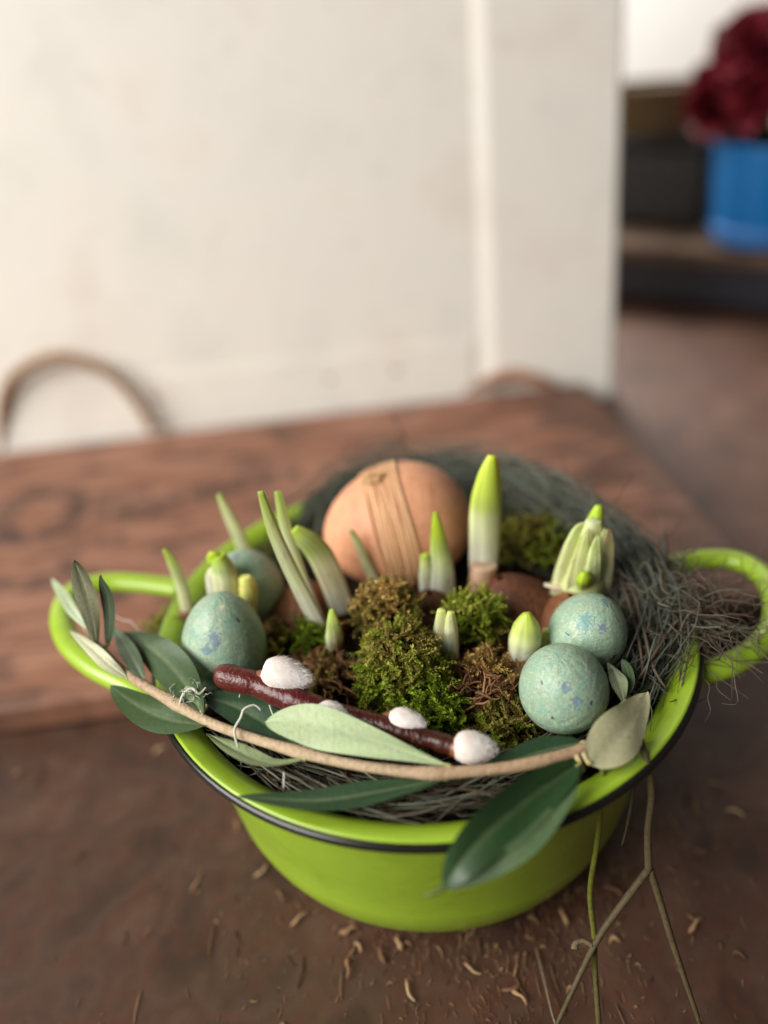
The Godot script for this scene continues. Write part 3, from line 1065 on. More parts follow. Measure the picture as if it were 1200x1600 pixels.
func bulbs() -> void:
	rng.seed = 801
	var white := lin(214, 214, 194)
	var cream := lin(214, 212, 170)
	var pale := lin(196, 204, 154)
	var green := lin(164, 184, 106)
	var tip := lin(164, 192, 52)
	var brown := lin(146, 98, 66)
	var red := lin(120, 76, 54)
	var back := Vector3(0, 0, 1)
	# tall shoot right of the brown egg
	var o := thing("sprouting_bulb", "brown bulb with one tall thick shoot, white below and lime above, right of brown egg", "bulb", Vector3.ZERO, "sprouting bulbs in the bowl")
	bulb_body(o, Vector3(0.0398, 0.1060, -0.0008), 0.0205, 0.026, red, Vector3(-0.35, 1, -0.1))
	shoot("shoot", o, [Vector3(0.0284, 0.1120, -0.0158), Vector3(0.0290, 0.1362, -0.0158), Vector3(0.0298, 0.1566, -0.0158), Vector3(0.0320, 0.1749, -0.0158)], [0.0056, 0.0071, 0.0074, 0.0076, 0.0070, 0.0050, 0.0018], [white, white, white, lin(206, 212, 168), lin(204, 212, 160), lin(178, 198, 90), lin(180, 202, 78), lin(184, 206, 70), lin(198, 214, 60)], 0.7, back)
	shoot("sheath", o, [Vector3(0.0267, 0.1090, -0.0096), Vector3(0.0272, 0.1193, -0.0096), Vector3(0.0278, 0.1270, -0.0096)], [0.0072, 0.0068, 0.0060], [red, lin(176, 140, 112), lin(196, 166, 140)], 0.8, back)
	shoot("inner_shoot", o, [Vector3(0.0336, 0.1525, -0.0220), Vector3(0.0335, 0.1616, -0.0170), Vector3(0.0342, 0.1648, -0.0180)], [0.0020, 0.0034, 0.0010], [green, tip, tip], 0.5, back)
	# pair in front of the brown egg
	o = thing("sprouting_bulb", "bulb with a pointed green-tipped shoot and a short white one, before the brown egg", "bulb", Vector3.ZERO, "sprouting bulbs in the bowl")
	bulb_body(o, Vector3(0.0035, 0.1060, 0.0010), 0.0150, 0.022, red)
	shoot("shoot", o, [Vector3(0.0089, 0.1130, -0.0081), Vector3(0.0096, 0.1272, -0.0081), Vector3(0.0092, 0.1402, -0.0081), Vector3(0.0082, 0.1558, -0.0081)], [0.0072, 0.0066, 0.0050, 0.0034, 0.0008], [white, white, pale, green, tip, tip], 0.6, back)
	shoot("shoot", o, [Vector3(0.0031, 0.1130, -0.0071), Vector3(0.0033, 0.1252, -0.0071), Vector3(0.0032, 0.1364, -0.0071)], [0.0032, 0.0034, 0.0018], [white, white, pale, tip], 0.6, back)
	# thin one
	o = thing("sprouting_bulb", "bulb with a single thin pale leaf standing against the brown egg's left half", "bulb", Vector3.ZERO, "sprouting bulbs in the bowl")
	bulb_body(o, Vector3(-0.0156, 0.1020, -0.0147), 0.0110, 0.018, red)
	shoot("shoot", o, [Vector3(-0.0171, 0.1120, -0.0158), Vector3(-0.0208, 0.1262, -0.0158), Vector3(-0.0239, 0.1381, -0.0158), Vector3(-0.0264, 0.1454, -0.0158)], [0.0026, 0.0025, 0.0022, 0.0008], [white, pale, pale, green], 0.5, back)
	# long-leaved one on the left
	o = thing("sprouting_bulb", "brown bulb with long narrow leaves and a broad one leaning left of the moss", "bulb", Vector3.ZERO, "sprouting bulbs in the bowl")
	bulb_body(o, Vector3(-0.0498, 0.1040, -0.0121), 0.0185, 0.024, brown, Vector3(0.2, 1, 0))
	shoot("leaf", o, [Vector3(-0.0411, 0.1100, 0.0072), Vector3(-0.0478, 0.1353, 0.0072), Vector3(-0.0535, 0.1597, 0.0072), Vector3(-0.0563, 0.1804, 0.0072)], [0.0036, 0.0036, 0.0033, 0.0028, 0.0016], [white, white, pale, pale, green, lin(152, 184, 84)], 0.4, back)
	shoot("leaf", o, [Vector3(-0.0426, 0.1100, 0.0001), Vector3(-0.0478, 0.1310, -0.0039), Vector3(-0.0512, 0.1537, -0.0059), Vector3(-0.0525, 0.1710, -0.0079)], [0.0030, 0.0031, 0.0029, 0.0026, 0.0016], [white, white, pale, pale, green, lin(152, 184, 84)], 0.4, back)
	shoot("broad_leaf", o, [Vector3(-0.0329, 0.1100, -0.0058), Vector3(-0.0360, 0.1284, -0.0058), Vector3(-0.0406, 0.1441, -0.0058), Vector3(-0.0485, 0.1547, -0.0058)], [0.0054, 0.0060, 0.0062, 0.0061, 0.0054, 0.0026], [white, white, cream, cream, green, green, tip], 0.4, back)
	shoot("bud", o, [Vector3(-0.0365, 0.1100, 0.0148), Vector3(-0.0351, 0.1235, 0.0208), Vector3(-0.0350, 0.1340, 0.0208)], [0.0036, 0.0042, 0.0030, 0.0008], [white, pale, green, lin(176, 200, 80)], 0.7, back)
	# two thin ones behind the left egg
	o = thing("sprouting_bulb", "pale leaf rising before the back rim, behind the dull blue-green egg", "bulb", Vector3.ZERO, "sprouting bulbs in the bowl")
	bulb_body(o, Vector3(-0.0739, 0.0980, -0.0435), 0.011, 0.018, brown)
	shoot("leaf", o, [Vector3(-0.0749, 0.1100, -0.0412), Vector3(-0.0780, 0.1293, -0.0412), Vector3(-0.0805, 0.1416, -0.0412), Vector3(-0.0831, 0.1527, -0.0412)], [0.0036, 0.0034, 0.0030, 0.0012], [white, pale, pale, green], 0.45, back)
	o = thing("sprouting_bulb", "bulb by the left rim with one short narrow leaf and brown tip below", "bulb", Vector3.ZERO, "sprouting bulbs in the bowl")
	bulb_body(o, Vector3(-0.1002, 0.1000, -0.0144), 0.011, 0.018, brown)
	shoot("leaf", o, [Vector3(-0.0999, 0.1120, -0.0130), Vector3(-0.0998, 0.1259, -0.0130), Vector3(-0.1012, 0.1378, -0.0130), Vector3(-0.1033, 0.1451, -0.0130)], [0.0034, 0.0030, 0.0026, 0.0008], [cream, pale, green, tip], 0.5, back)
	# yellow-green bud between the two left eggs
	o = thing("sprouting_bulb", "bulb with a fat yellow-green bud opening between the two left eggs", "bulb", Vector3.ZERO, "sprouting bulbs in the bowl")
	bulb_body(o, Vector3(-0.0790, 0.1040, -0.0157), 0.011, 0.020, brown)
	shoot("bud", o, [Vector3(-0.0802, 0.1180, -0.0053), Vector3(-0.0792, 0.1331, -0.0053), Vector3(-0.0791, 0.1396, -0.0053), Vector3(-0.0802, 0.1451, -0.0053)], [0.0050, 0.0060, 0.0052, 0.0030], [cream, cream, pale, green, tip], 0.8, back)
	shoot("bud", o, [Vector3(-0.0718, 0.1180, -0.0022), Vector3(-0.0699, 0.1296, -0.0022), Vector3(-0.0706, 0.1356, -0.0022)], [0.0040, 0.0044, 0.0026], [pale, lin(214, 212, 120), lin(214, 212, 120)], 0.8, back)
	shoot("sheath", o, [Vector3(-0.0860, 0.1180, -0.0082), Vector3(-0.0849, 0.1315, -0.0082), Vector3(-0.0841, 0.1370, -0.0082)], [0.0034, 0.0036, 0.0016], [white, white, cream], 0.6, back)
	shoot("inner_leaf", o, [Vector3(-0.0810, 0.1370, -0.0104), Vector3(-0.0817, 0.1432, -0.0064), Vector3(-0.0842, 0.1453, -0.0064)], [0.0040, 0.0044, 0.0020], [tip, tip, tip], 0.6, back)
	# sheathed one at right
	o = thing("sprouting_bulb", "bulb with a thick bud in torn pale sheaths and a bright lime tip, right side", "bulb", Vector3.ZERO, "sprouting bulbs in the bowl")
	bulb_body(o, Vector3(0.0598, 0.1060, 0.0119), 0.017, 0.024, brown)
	shoot("inner_shoot", o, [Vector3(0.0658, 0.1140, -0.0004), Vector3(0.0677, 0.1335, -0.0004), Vector3(0.0697, 0.1458, -0.0004), Vector3(0.0713, 0.1576, -0.0004)], [0.0070, 0.0068, 0.0054, 0.0014], [pale, pale, tip, tip], 0.8, back)
	for s in [[[Vector3(0.0573, 0.1140, 0.0006), Vector3(0.0586, 0.1349, 0.0046), Vector3(0.0624, 0.1492, 0.0036), Vector3(0.0664, 0.1518, 0.0026)], 0.0044], [[Vector3(0.0635, 0.1140, 0.0035), Vector3(0.0625, 0.1357, 0.0105), Vector3(0.0640, 0.1471, 0.0095), Vector3(0.0656, 0.1527, 0.0075)], 0.0050], [[Vector3(0.0735, 0.1140, 0.0027), Vector3(0.0715, 0.1327, 0.0077), Vector3(0.0719, 0.1443, 0.0067), Vector3(0.0724, 0.1511, 0.0057)], 0.0036], [[Vector3(0.0686, 0.1140, 0.0042), Vector3(0.0668, 0.1365, 0.0122), Vector3(0.0676, 0.1461, 0.0112), Vector3(0.0688, 0.1505, 0.0092)], 0.0036]]:
		shoot("sheath", o, s[0], [s[1], s[1] * 1.1, s[1] * 0.85, s[1] * 0.5, s[1] * 0.06], [cream, lin(206, 208, 150), lin(190, 200, 124), lin(204, 208, 150)], 0.28, back)
	shoot("body", o, [Vector3(0.0660, 0.1140, 0.0030), Vector3(0.0666, 0.1297, 0.0030), Vector3(0.0677, 0.1428, 0.0030), Vector3(0.0689, 0.1536, 0.0030)], [0.0112, 0.0108, 0.0090, 0.0062, 0.0030], [cream, lin(196, 200, 138), lin(186, 196, 118), lin(192, 200, 120), pale], 0.8, back)
	shoot("sheath", o, [Vector3(0.0747, 0.1140, 0.0033), Vector3(0.0737, 0.1322, 0.0073), Vector3(0.0737, 0.1446, 0.0073), Vector3(0.0729, 0.1531, 0.0093)], [0.0032, 0.0034, 0.0026, 0.0004], [cream, lin(214, 208, 168), lin(188, 176, 124), lin(176, 150, 110)], 0.25, back)
	shoot("torn_sheath", o, [Vector3(0.0646, 0.1130, -0.0040), Vector3(0.0564, 0.1216, 0.0030), Vector3(0.0508, 0.1243, 0.0040)], [0.0050, 0.0044, 0.0014], [cream, lin(220, 205, 180), lin(220, 205, 180)], 0.4, Vector3.UP)
	shoot("side_bud", o, [Vector3(0.0667, 0.1180, 0.0026), Vector3(0.0636, 0.1332, 0.0136), Vector3(0.0639, 0.1369, 0.0136)], [0.0030, 0.0036, 0.0012], [green, tip, tip], 0.7, back)
	# fat bud and tiny bud left of the right eggs
	o = thing("sprouting_bulb", "pale bulb with a blunt whitish-green bud, left of the two right-hand eggs", "bulb", Vector3.ZERO, "sprouting bulbs in the bowl")
	bulb_body(o, Vector3(0.0366, 0.1030, 0.0347), 0.0135, 0.020, lin(150, 118, 82), Vector3(0.05, 1, 0))
	shoot("bud", o, [Vector3(0.0366, 0.1080, 0.0339), Vector3(0.0366, 0.1188, 0.0339), Vector3(0.0371, 0.1273, 0.0339), Vector3(0.0373, 0.1356, 0.0339)], [0.0050, 0.0068, 0.0070, 0.0056, 0.0012], [white, white, pale, lin(190, 206, 110), tip], 0.85, back)
	shoot("small_bud", o, [Vector3(0.0460, 0.1100, 0.0289), Vector3(0.0463, 0.1166, 0.0289), Vector3(0.0465, 0.1223, 0.0289)], [0.0026, 0.0030, 0.0020], [pale, pale, lin(200, 206, 120)], 0.8, back)
	# white pair under the right moss tuft
	o = thing("sprouting_bulb", "small bulb with two short white shoots under the right-hand moss tuft", "bulb", Vector3.ZERO, "sprouting bulbs in the bowl")
	bulb_body(o, Vector3(0.0071, 0.1010, 0.0286), 0.0105, 0.018, lin(150, 118, 90))
	shoot("shoot", o, [Vector3(0.0058, 0.1100, 0.0315), Vector3(0.0057, 0.1237, 0.0315), Vector3(0.0061, 0.1386, 0.0315)], [0.0030, 0.0036, 0.0034, 0.0016], [white, white, cream, lin(198, 208, 120)], 0.7, back)
	shoot("shoot", o, [Vector3(0.0094, 0.1100, 0.0329), Vector3(0.0092, 0.1246, 0.0329), Vector3(0.0093, 0.1382, 0.0329)], [0.0028, 0.0032, 0.0030, 0.0014], [white, white, cream, lin(198, 208, 120)], 0.7, back)


func mosses() -> void:
	var fresh := lin(116, 136, 34)
	var light := lin(150, 154, 62)
	var olive := lin(136, 122, 60)
	var deep := lin(68, 88, 22)
	var tan := lin(178, 146, 84)
	var dry := lin(152, 116, 78)
	moss_mound(Vector3(-0.0103, 0.1130, 0.0384), Vector3(0.0138, 0.0185, 0.0135), 480, 0.0088, [deep, fresh, fresh, light, olive], "big green moss mound in the middle, above the red twig", 901)
	moss_mound(Vector3(-0.0144, 0.1220, 0.0138), Vector3(0.0092, 0.0130, 0.0075), 210, 0.0080, [fresh, olive, olive, tan], "upright olive and tan moss peak behind the big green mound", 902)
	moss_mound(Vector3(0.0190, 0.1210, 0.0187), Vector3(0.0098, 0.0078, 0.007), 190, 0.0076, [olive, fresh, fresh, light], "green moss tuft right of the peak, over two short white shoots", 903)
	moss_mound(Vector3(-0.0012, 0.1070, 0.0530), Vector3(0.013, 0.009, 0.009), 200, 0.0080, [deep, fresh, fresh], "low dark green moss behind the middle of the red twig", 904)
	moss_mound(Vector3(0.0247, 0.1045, 0.0565), Vector3(0.012, 0.006, 0.008), 140, 0.0076, [deep, olive, fresh, olive], "low green moss beside the last white catkin at right", 905)
	moss_mound(Vector3(0.0224, 0.1090, 0.0427), Vector3(0.0085, 0.0085, 0.008), 60, 0.0095, [dry, tan, dry, tan], "dried brown moss between the green mound and the front right egg", 906)
	moss_mound(Vector3(-0.0406, 0.1035, 0.0287), Vector3(0.013, 0.006, 0.008), 70, 0.0084, [deep, dry, dry, olive], "brownish moss behind the first white catkin at left", 907)
	moss_mound(Vector3(-0.0606, 0.1070, 0.0105), Vector3(0.008, 0.008, 0.008), 80, 0.0072, [olive, light, olive], "small olive moss tuft right of the left egg", 908)
	moss_mound(Vector3(-0.0457, 0.1090, 0.0095), Vector3(0.0048, 0.0075, 0.005), 80, 0.0064, [deep, fresh], "small dark green moss tuft at the foot of the long leaves", 909)
	moss_mound(Vector3(0.0546, 0.1170, -0.0354), Vector3(0.014, 0.007, 0.010), 190, 0.0078, [deep, olive, fresh, olive], "olive moss between the tall shoot and the grey fibres at the back", 910)
	moss_mound(Vector3(-0.0591, 0.1060, -0.0684), Vector3(0.012, 0.007, 0.009), 120, 0.0075, [olive, fresh], "shaded moss by the back rim, left of the brown egg", 911)
	moss_mound(Vector3(-0.1081, 0.1020, -0.0130), Vector3(0.009, 0.006, 0.010), 100, 0.0070, [olive, light], "small moss tuft inside the rim at the far left", 912)
	# brown matted stalks between the clumps
	rng.seed = 940
	var g := Geo.new()
	for spot in [[Vector3(0.0203, 0.1160, 0.0505), 70, 0.008], [Vector3(-0.0407, 0.1090, 0.0315), 60, 0.011], [Vector3(0.0069, 0.1120, 0.0400), 30, 0.005], [Vector3(-0.0552, 0.1060, 0.0232), 40, 0.008], [Vector3(0.0376, 0.1080, 0.0556), 30, 0.006]]:
		for k in spot[1]:
			var p: Vector3 = spot[0] + Vector3(rng.randfn(), rng.randfn() * 0.35, rng.randfn()) * spot[2] * 0.6
			var d := Vector3(rng.randfn(), rng.randfn() * 0.6 + 0.2, rng.randfn()).normalized()
			var line := [p]
			for s in 4:
				d = (d + Vector3(rng.randfn(), rng.randfn(), rng.randfn()) * 0.6).normalized()
				p += d * rng.randf_range(0.0015, 0.0035)
				line.append(p)
			strand(g, line, rng.randf_range(0.0002, 0.00055), lin(138, 100, 70).lerp(lin(84, 58, 42), rng.randf()), 10, 5)
	tag(obj("dry_moss_stalks", g.mesh(), M.fibre), "matted brown dry moss stalks between the green clumps", "dry moss", "", "stuff")


func willow() -> void:
	var o := thing("willow_twig", "glossy dark red willow twig with white furry catkins lying across the front", "twig")
	var line: Array = [Vector3(-0.0766, 0.1290, 0.0463), Vector3(-0.0632, 0.1280, 0.0512), Vector3(-0.0505, 0.1265, 0.0579), Vector3(-0.0349, 0.1250, 0.0648), Vector3(-0.0178, 0.1235, 0.0715), Vector3(-0.0054, 0.1220, 0.0764), Vector3(0.0055, 0.1210, 0.0810)]
	var pts := curve(line, 60)
	rng.seed = 77
	for k in range(1, 59):
		pts[k] += Vector3(rng.randfn(), rng.randfn(), rng.randfn()) * 0.00012
	var g := Geo.new()
	var rad := [0.0030, 0.0048, 0.0047, 0.0044, 0.0043, 0.0046, 0.0048, 0.0044, 0.0037, 0.0036, 0.0035, 0.0034, 0.0037, 0.0034, 0.0032, 0.0031, 0.0034, 0.0030]
	for k in 17:
		rad.insert(k * 2 + 1, lerpf(rad[k * 2], rad[mini(k * 2 + 1, rad.size() - 1)], 0.5) * rng.randf_range(0.93, 1.06))
	g.tube(pts, rad, [lin(92, 38, 31), lin(84, 29, 25), lin(78, 27, 23), lin(68, 27, 20), lin(56, 24, 16), lin(68, 33, 21)], 18)
	obj("stem", g.mesh(), M.twig, o)
	for b in [[Vector3(-0.0600, 0.1300, 0.0504), Vector3(0.95, 0.1, 0.3), 0.0026], [Vector3(-0.0168, 0.1250, 0.0696), Vector3(0.9, 0.1, 0.1), 0.0020], [Vector3(0.0047, 0.1212, 0.0808), Vector3(1, 0, 0.2), 0.0033]]:
		g = Geo.new()
		var d: Vector3 = b[1].normalized()
		g.tube([b[0] - d * 0.0022, b[0] - d * 0.001, b[0] + d * 0.0008, b[0] + d * 0.0018], [b[2] * 0.75, b[2], b[2] * 1.12, b[2] * 1.05], [lin(104, 44, 30), lin(150, 104, 66)], 14, 0.9)
		obj("bud_scale", g.mesh(), M.twig, o)
	catkin(o, Vector3(-0.0505, 0.1320, 0.0526), Vector3(0.95, -0.05, 0.34), 0.0096, 0.0060, 31)
	catkin(o, Vector3(-0.0344, 0.1262, 0.0680), Vector3(0.85, 0.0, 0.5), 0.0072, 0.0046, 32)
	catkin(o, Vector3(-0.0100, 0.1255, 0.0719), Vector3(0.9, 0.0, 0.35), 0.0066, 0.0040, 33)
	catkin(o, Vector3(0.0111, 0.1215, 0.0820), Vector3(1, -0.05, 0.15), 0.0075, 0.0053, 34)
	g = Geo.new()   # pale lenticels and the little scar near the cut end
	rng.seed = 78
	for k in 60:
		var s := rng.randi_range(3, 50)
		var tg: Vector3 = (pts[s + 1] - pts[s]).normalized()
		var nn := tg.cross(Vector3(rng.randfn(), rng.randfn() + 0.6, rng.randfn() + 0.4)).normalized()
		var out := nn.cross(tg) * (1 if nn.cross(tg).y > 0 else -1)
		var p: Vector3 = pts[s] + out * Geo.pick(rad, s / 59.0)
		var l := rng.randf_range(0.0002, 0.0007)
		g.tube([p - nn * l, p, p + nn * l], [0.00006, 0.00016, 0.00006], [lin(150, 100, 76)], 5)
	obj("lenticels", g.mesh(), M.twig, o)


func olive() -> void:
	var o := thing("olive_branch", "pale olive branch with dark green and silvery leaves across the front rim", "branch")
	var line: Array = [Vector3(0.0496, 0.1195, 0.0831), Vector3(0.0392, 0.1195, 0.0863), Vector3(0.0222, 0.1190, 0.0888), Vector3(-0.0004, 0.1185, 0.0887), Vector3(-0.0167, 0.1185, 0.0858), Vector3(-0.0333, 0.1185, 0.0808), Vector3(-0.0550, 0.1190, 0.0720), Vector3(-0.0780, 0.1200, 0.0608), Vector3(-0.0952, 0.1215, 0.0488), Vector3(-0.1108, 0.1225, 0.0370), Vector3(-0.1245, 0.1245, 0.0236), Vector3(-0.1353, 0.1270, 0.0089), Vector3(-0.1441, 0.1300, -0.0048)]
	var pts := curve(line, 120)
	var g := Geo.new()
	g.tube(pts, [0.0021, 0.0020, 0.0019, 0.0019, 0.0020, 0.0020, 0.0019, 0.0019, 0.0020, 0.0025, 0.0020, 0.0019, 0.0018, 0.0018, 0.0018, 0.0019, 0.0023, 0.0019, 0.0018, 0.0018, 0.0018, 0.0019, 0.0025, 0.0020, 0.0018, 0.0018, 0.0017, 0.0019, 0.0022, 0.0016, 0.0013, 0.0012, 0.0010, 0.0008, 0.0006], [lin(176, 150, 122), lin(182, 156, 130), lin(196, 176, 148), lin(198, 178, 150), lin(176, 154, 128), lin(140, 128, 104)], 12)
	obj("stem", g.mesh(), M.stem, o)
	var dark := lin(50, 70, 42)
	var mid := lin(64, 86, 52)
	var silver := lin(168, 182, 146)
	var grey := lin(150, 152, 124)
	var up := Vector3(0, 1, 0.25)
	# spine base to tip, half-width, face, top, underside, fold, widest
	for l in [
		[[Vector3(0.0023, 0.1200, 0.0874), Vector3(-0.0141, 0.1235, 0.0823), Vector3(-0.0326, 0.1265, 0.0758), Vector3(-0.0453, 0.1275, 0.0712), Vector3(-0.0575, 0.1270, 0.0689)], 0.0078, Vector3(-0.1, 0.85, 0.6), lin(176, 194, 150), dark, 0.10, 0.62, "pale underside of a leaf turned up in the middle"],
		[[Vector3(-0.0788, 0.1200, 0.0616), Vector3(-0.0923, 0.1190, 0.0572), Vector3(-0.1060, 0.1175, 0.0481), Vector3(-0.1208, 0.1165, 0.0344)], 0.0072, up, mid, silver, 0.12, 0.52, "dark leaf over the left rim"],
		[[Vector3(-0.0808, 0.1212, 0.0587), Vector3(-0.0907, 0.1235, 0.0416), Vector3(-0.1031, 0.1240, 0.0262), Vector3(-0.1196, 0.1225, 0.0106)], 0.0078, Vector3(-0.1, 0.9, 0.5), mid, silver, 0.15, 0.5, ""],
		[[Vector3(-0.0827, 0.1200, 0.0474), Vector3(-0.0701, 0.1190, 0.0531), Vector3(-0.0556, 0.1185, 0.0647), Vector3(-0.0428, 0.1175, 0.0769)], 0.0072, up, lin(44, 70, 46), silver, 0.12, 0.45, ""],
		[[Vector3(-0.0444, 0.1182, 0.0784), Vector3(-0.0568, 0.1175, 0.0787), Vector3(-0.0697, 0.1165, 0.0705), Vector3(-0.0806, 0.1155, 0.0611)], 0.0040, Vector3(0, 0.9, -0.3), lin(140, 156, 116), dark, 0.25, 0.5, ""],
		[[Vector3(0.0015, 0.1170, 0.0897), Vector3(-0.0192, 0.1155, 0.0915), Vector3(-0.0418, 0.1150, 0.0928), Vector3(-0.0661, 0.1160, 0.0894)], 0.0048, Vector3(0, 1, 0.1), lin(48, 72, 46), silver, 0.2, 0.5, "long dark leaf lying along the front rim"],
		[[Vector3(0.0437, 0.1195, 0.0898), Vector3(0.0276, 0.1202, 0.1006), Vector3(0.0121, 0.1195, 0.1114), Vector3(0.0016, 0.1155, 0.1190), Vector3(-0.0032, 0.1100, 0.1227)], 0.0080, Vector3(0.0, 0.75, 0.65), lin(44, 70, 38), lin(96, 118, 84), 0.35, 0.42, "large dark leaf hanging over the front rim"],
		[[Vector3(0.0445, 0.1175, 0.0903), Vector3(0.0353, 0.1180, 0.1034), Vector3(0.0229, 0.1172, 0.1150), Vector3(0.0100, 0.1132, 0.1203), Vector3(-0.0019, 0.1088, 0.1223)], 0.0036, Vector3(-0.45, 0.65, 0.55), lin(76, 98, 66), lin(110, 126, 96), 0.3, 0.5, "narrower lighter leaf hanging beside the large dark one"],
		[[Vector3(0.0466, 0.1190, 0.0897), Vector3(0.0551, 0.1215, 0.0843), Vector3(0.0636, 0.1225, 0.0766), Vector3(0.0730, 0.1215, 0.0640)], 0.0088, Vector3(0.25, 0.9, 0.5), lin(160, 158, 126), dark, 0.06, 0.42, "greyish pale leaf at the right end"],
		[[Vector3(0.0474, 0.1180, 0.0805), Vector3(0.0362, 0.1170, 0.0817), Vector3(0.0230, 0.1165, 0.0847), Vector3(0.0112, 0.1160, 0.0867)], 0.0055, up, lin(40, 66, 42), silver, 0.1, 0.45, ""],
		[[Vector3(-0.1116, 0.1230, 0.0381), Vector3(-0.1184, 0.1265, 0.0342), Vector3(-0.1263, 0.1285, 0.0267), Vector3(-0.1382, 0.1290, 0.0148)], 0.0030, Vector3(0.1, 0.8, 0.7), lin(184, 184, 152), mid, 0.2, 0.5, ""],
		[[Vector3(-0.1316, 0.1270, 0.0132), Vector3(-0.1383, 0.1300, 0.0062), Vector3(-0.1453, 0.1320, -0.0037), Vector3(-0.1540, 0.1330, -0.0157)], 0.0026, Vector3(0.1, 0.7, 0.7), silver, mid, 0.2, 0.55, ""],
		[[Vector3(-0.1265, 0.1260, 0.0221), Vector3(-0.1248, 0.1418, 0.0221), Vector3(-0.1241, 0.1553, 0.0221), Vector3(-0.1242, 0.1666, 0.0221)], 0.0046, Vector3(0.1, 0.25, 1), grey, mid, 0.12, 0.55, "silvery leaf standing up at the left end"],
		[[Vector3(-0.1229, 0.1255, 0.0212), Vector3(-0.1189, 0.1373, 0.0212), Vector3(-0.1168, 0.1494, 0.0212), Vector3(-0.1174, 0.1584, 0.0212)], 0.0036, Vector3(-0.4, 0.3, 0.9), lin(66, 82, 62), grey, 0.2, 0.5, ""],
		[[Vector3(-0.1050, 0.1225, 0.0410), Vector3(-0.1098, 0.1240, 0.0325), Vector3(-0.1158, 0.1250, 0.0222), Vector3(-0.1245, 0.1250, 0.0090)], 0.0036, Vector3(0.2, 0.8, 0.5), lin(88, 104, 82), grey, 0.25, 0.5, ""],
		[[Vector3(-0.0804, 0.1220, 0.0546), Vector3(-0.0839, 0.1230, 0.0509), Vector3(-0.0873, 0.1230, 0.0473), Vector3(-0.0911, 0.1225, 0.0445)], 0.0032, up, lin(128, 146, 108), mid, 0.1, 0.5, ""],
		[[Vector3(0.0652, 0.1180, 0.0646), Vector3(0.0646, 0.1215, 0.0609), Vector3(0.0639, 0.1235, 0.0566), Vector3(0.0630, 0.1245, 0.0514)], 0.0036, Vector3(0.3, 0.5, 0.8), lin(150, 160, 130), mid, 0.3, 0.5, ""],
		[[Vector3(0.0674, 0.1160, 0.0610), Vector3(0.0699, 0.1190, 0.0562), Vector3(0.0704, 0.1205, 0.0510), Vector3(0.0696, 0.1215, 0.0470)], 0.0024, Vector3(-0.5, 0.5, 0.7), lin(70, 92, 60), grey, 0.3, 0.5, ""],
	]:
		var leaf := obj("leaf", leaf_shape(l[0], l[1] * 0.88, l[2], l[3], l[4], l[5], l[6], 0.11), M.leaf, o)
		if l[7]:
			leaf.set_meta("label", l[7])
		var from: Vector3 = l[0][0]
		var near: Vector3 = pts[0]
		for p in pts:
			if p.distance_to(from) < near.distance_to(from):
				near = p
		var inward: Vector3 = from.lerp(l[0][1], 0.12)
		g = Geo.new()
		g.tube(curve([near, from, inward], 10), [0.0013, 0.0009, 0.0007, 0.0004], [lin(194, 174, 144), lin(186, 178, 124), lin(150, 160, 104)], 8)
		obj("leaf_stalk", g.mesh(), M.stem, leaf)
	# stub below the hanging leaf's tip
	g = Geo.new()
	g.tube(curve([Vector3(-0.0022, 0.1093, 0.1216), Vector3(-0.0051, 0.1080, 0.1221), Vector3(-0.0091, 0.1070, 0.1227)], 8), [0.0007, 0.0009, 0.0005], [lin(70, 84, 50), lin(110, 130, 60)], 6)
	obj("leaf_stalk", g.mesh(), M.stem, o)


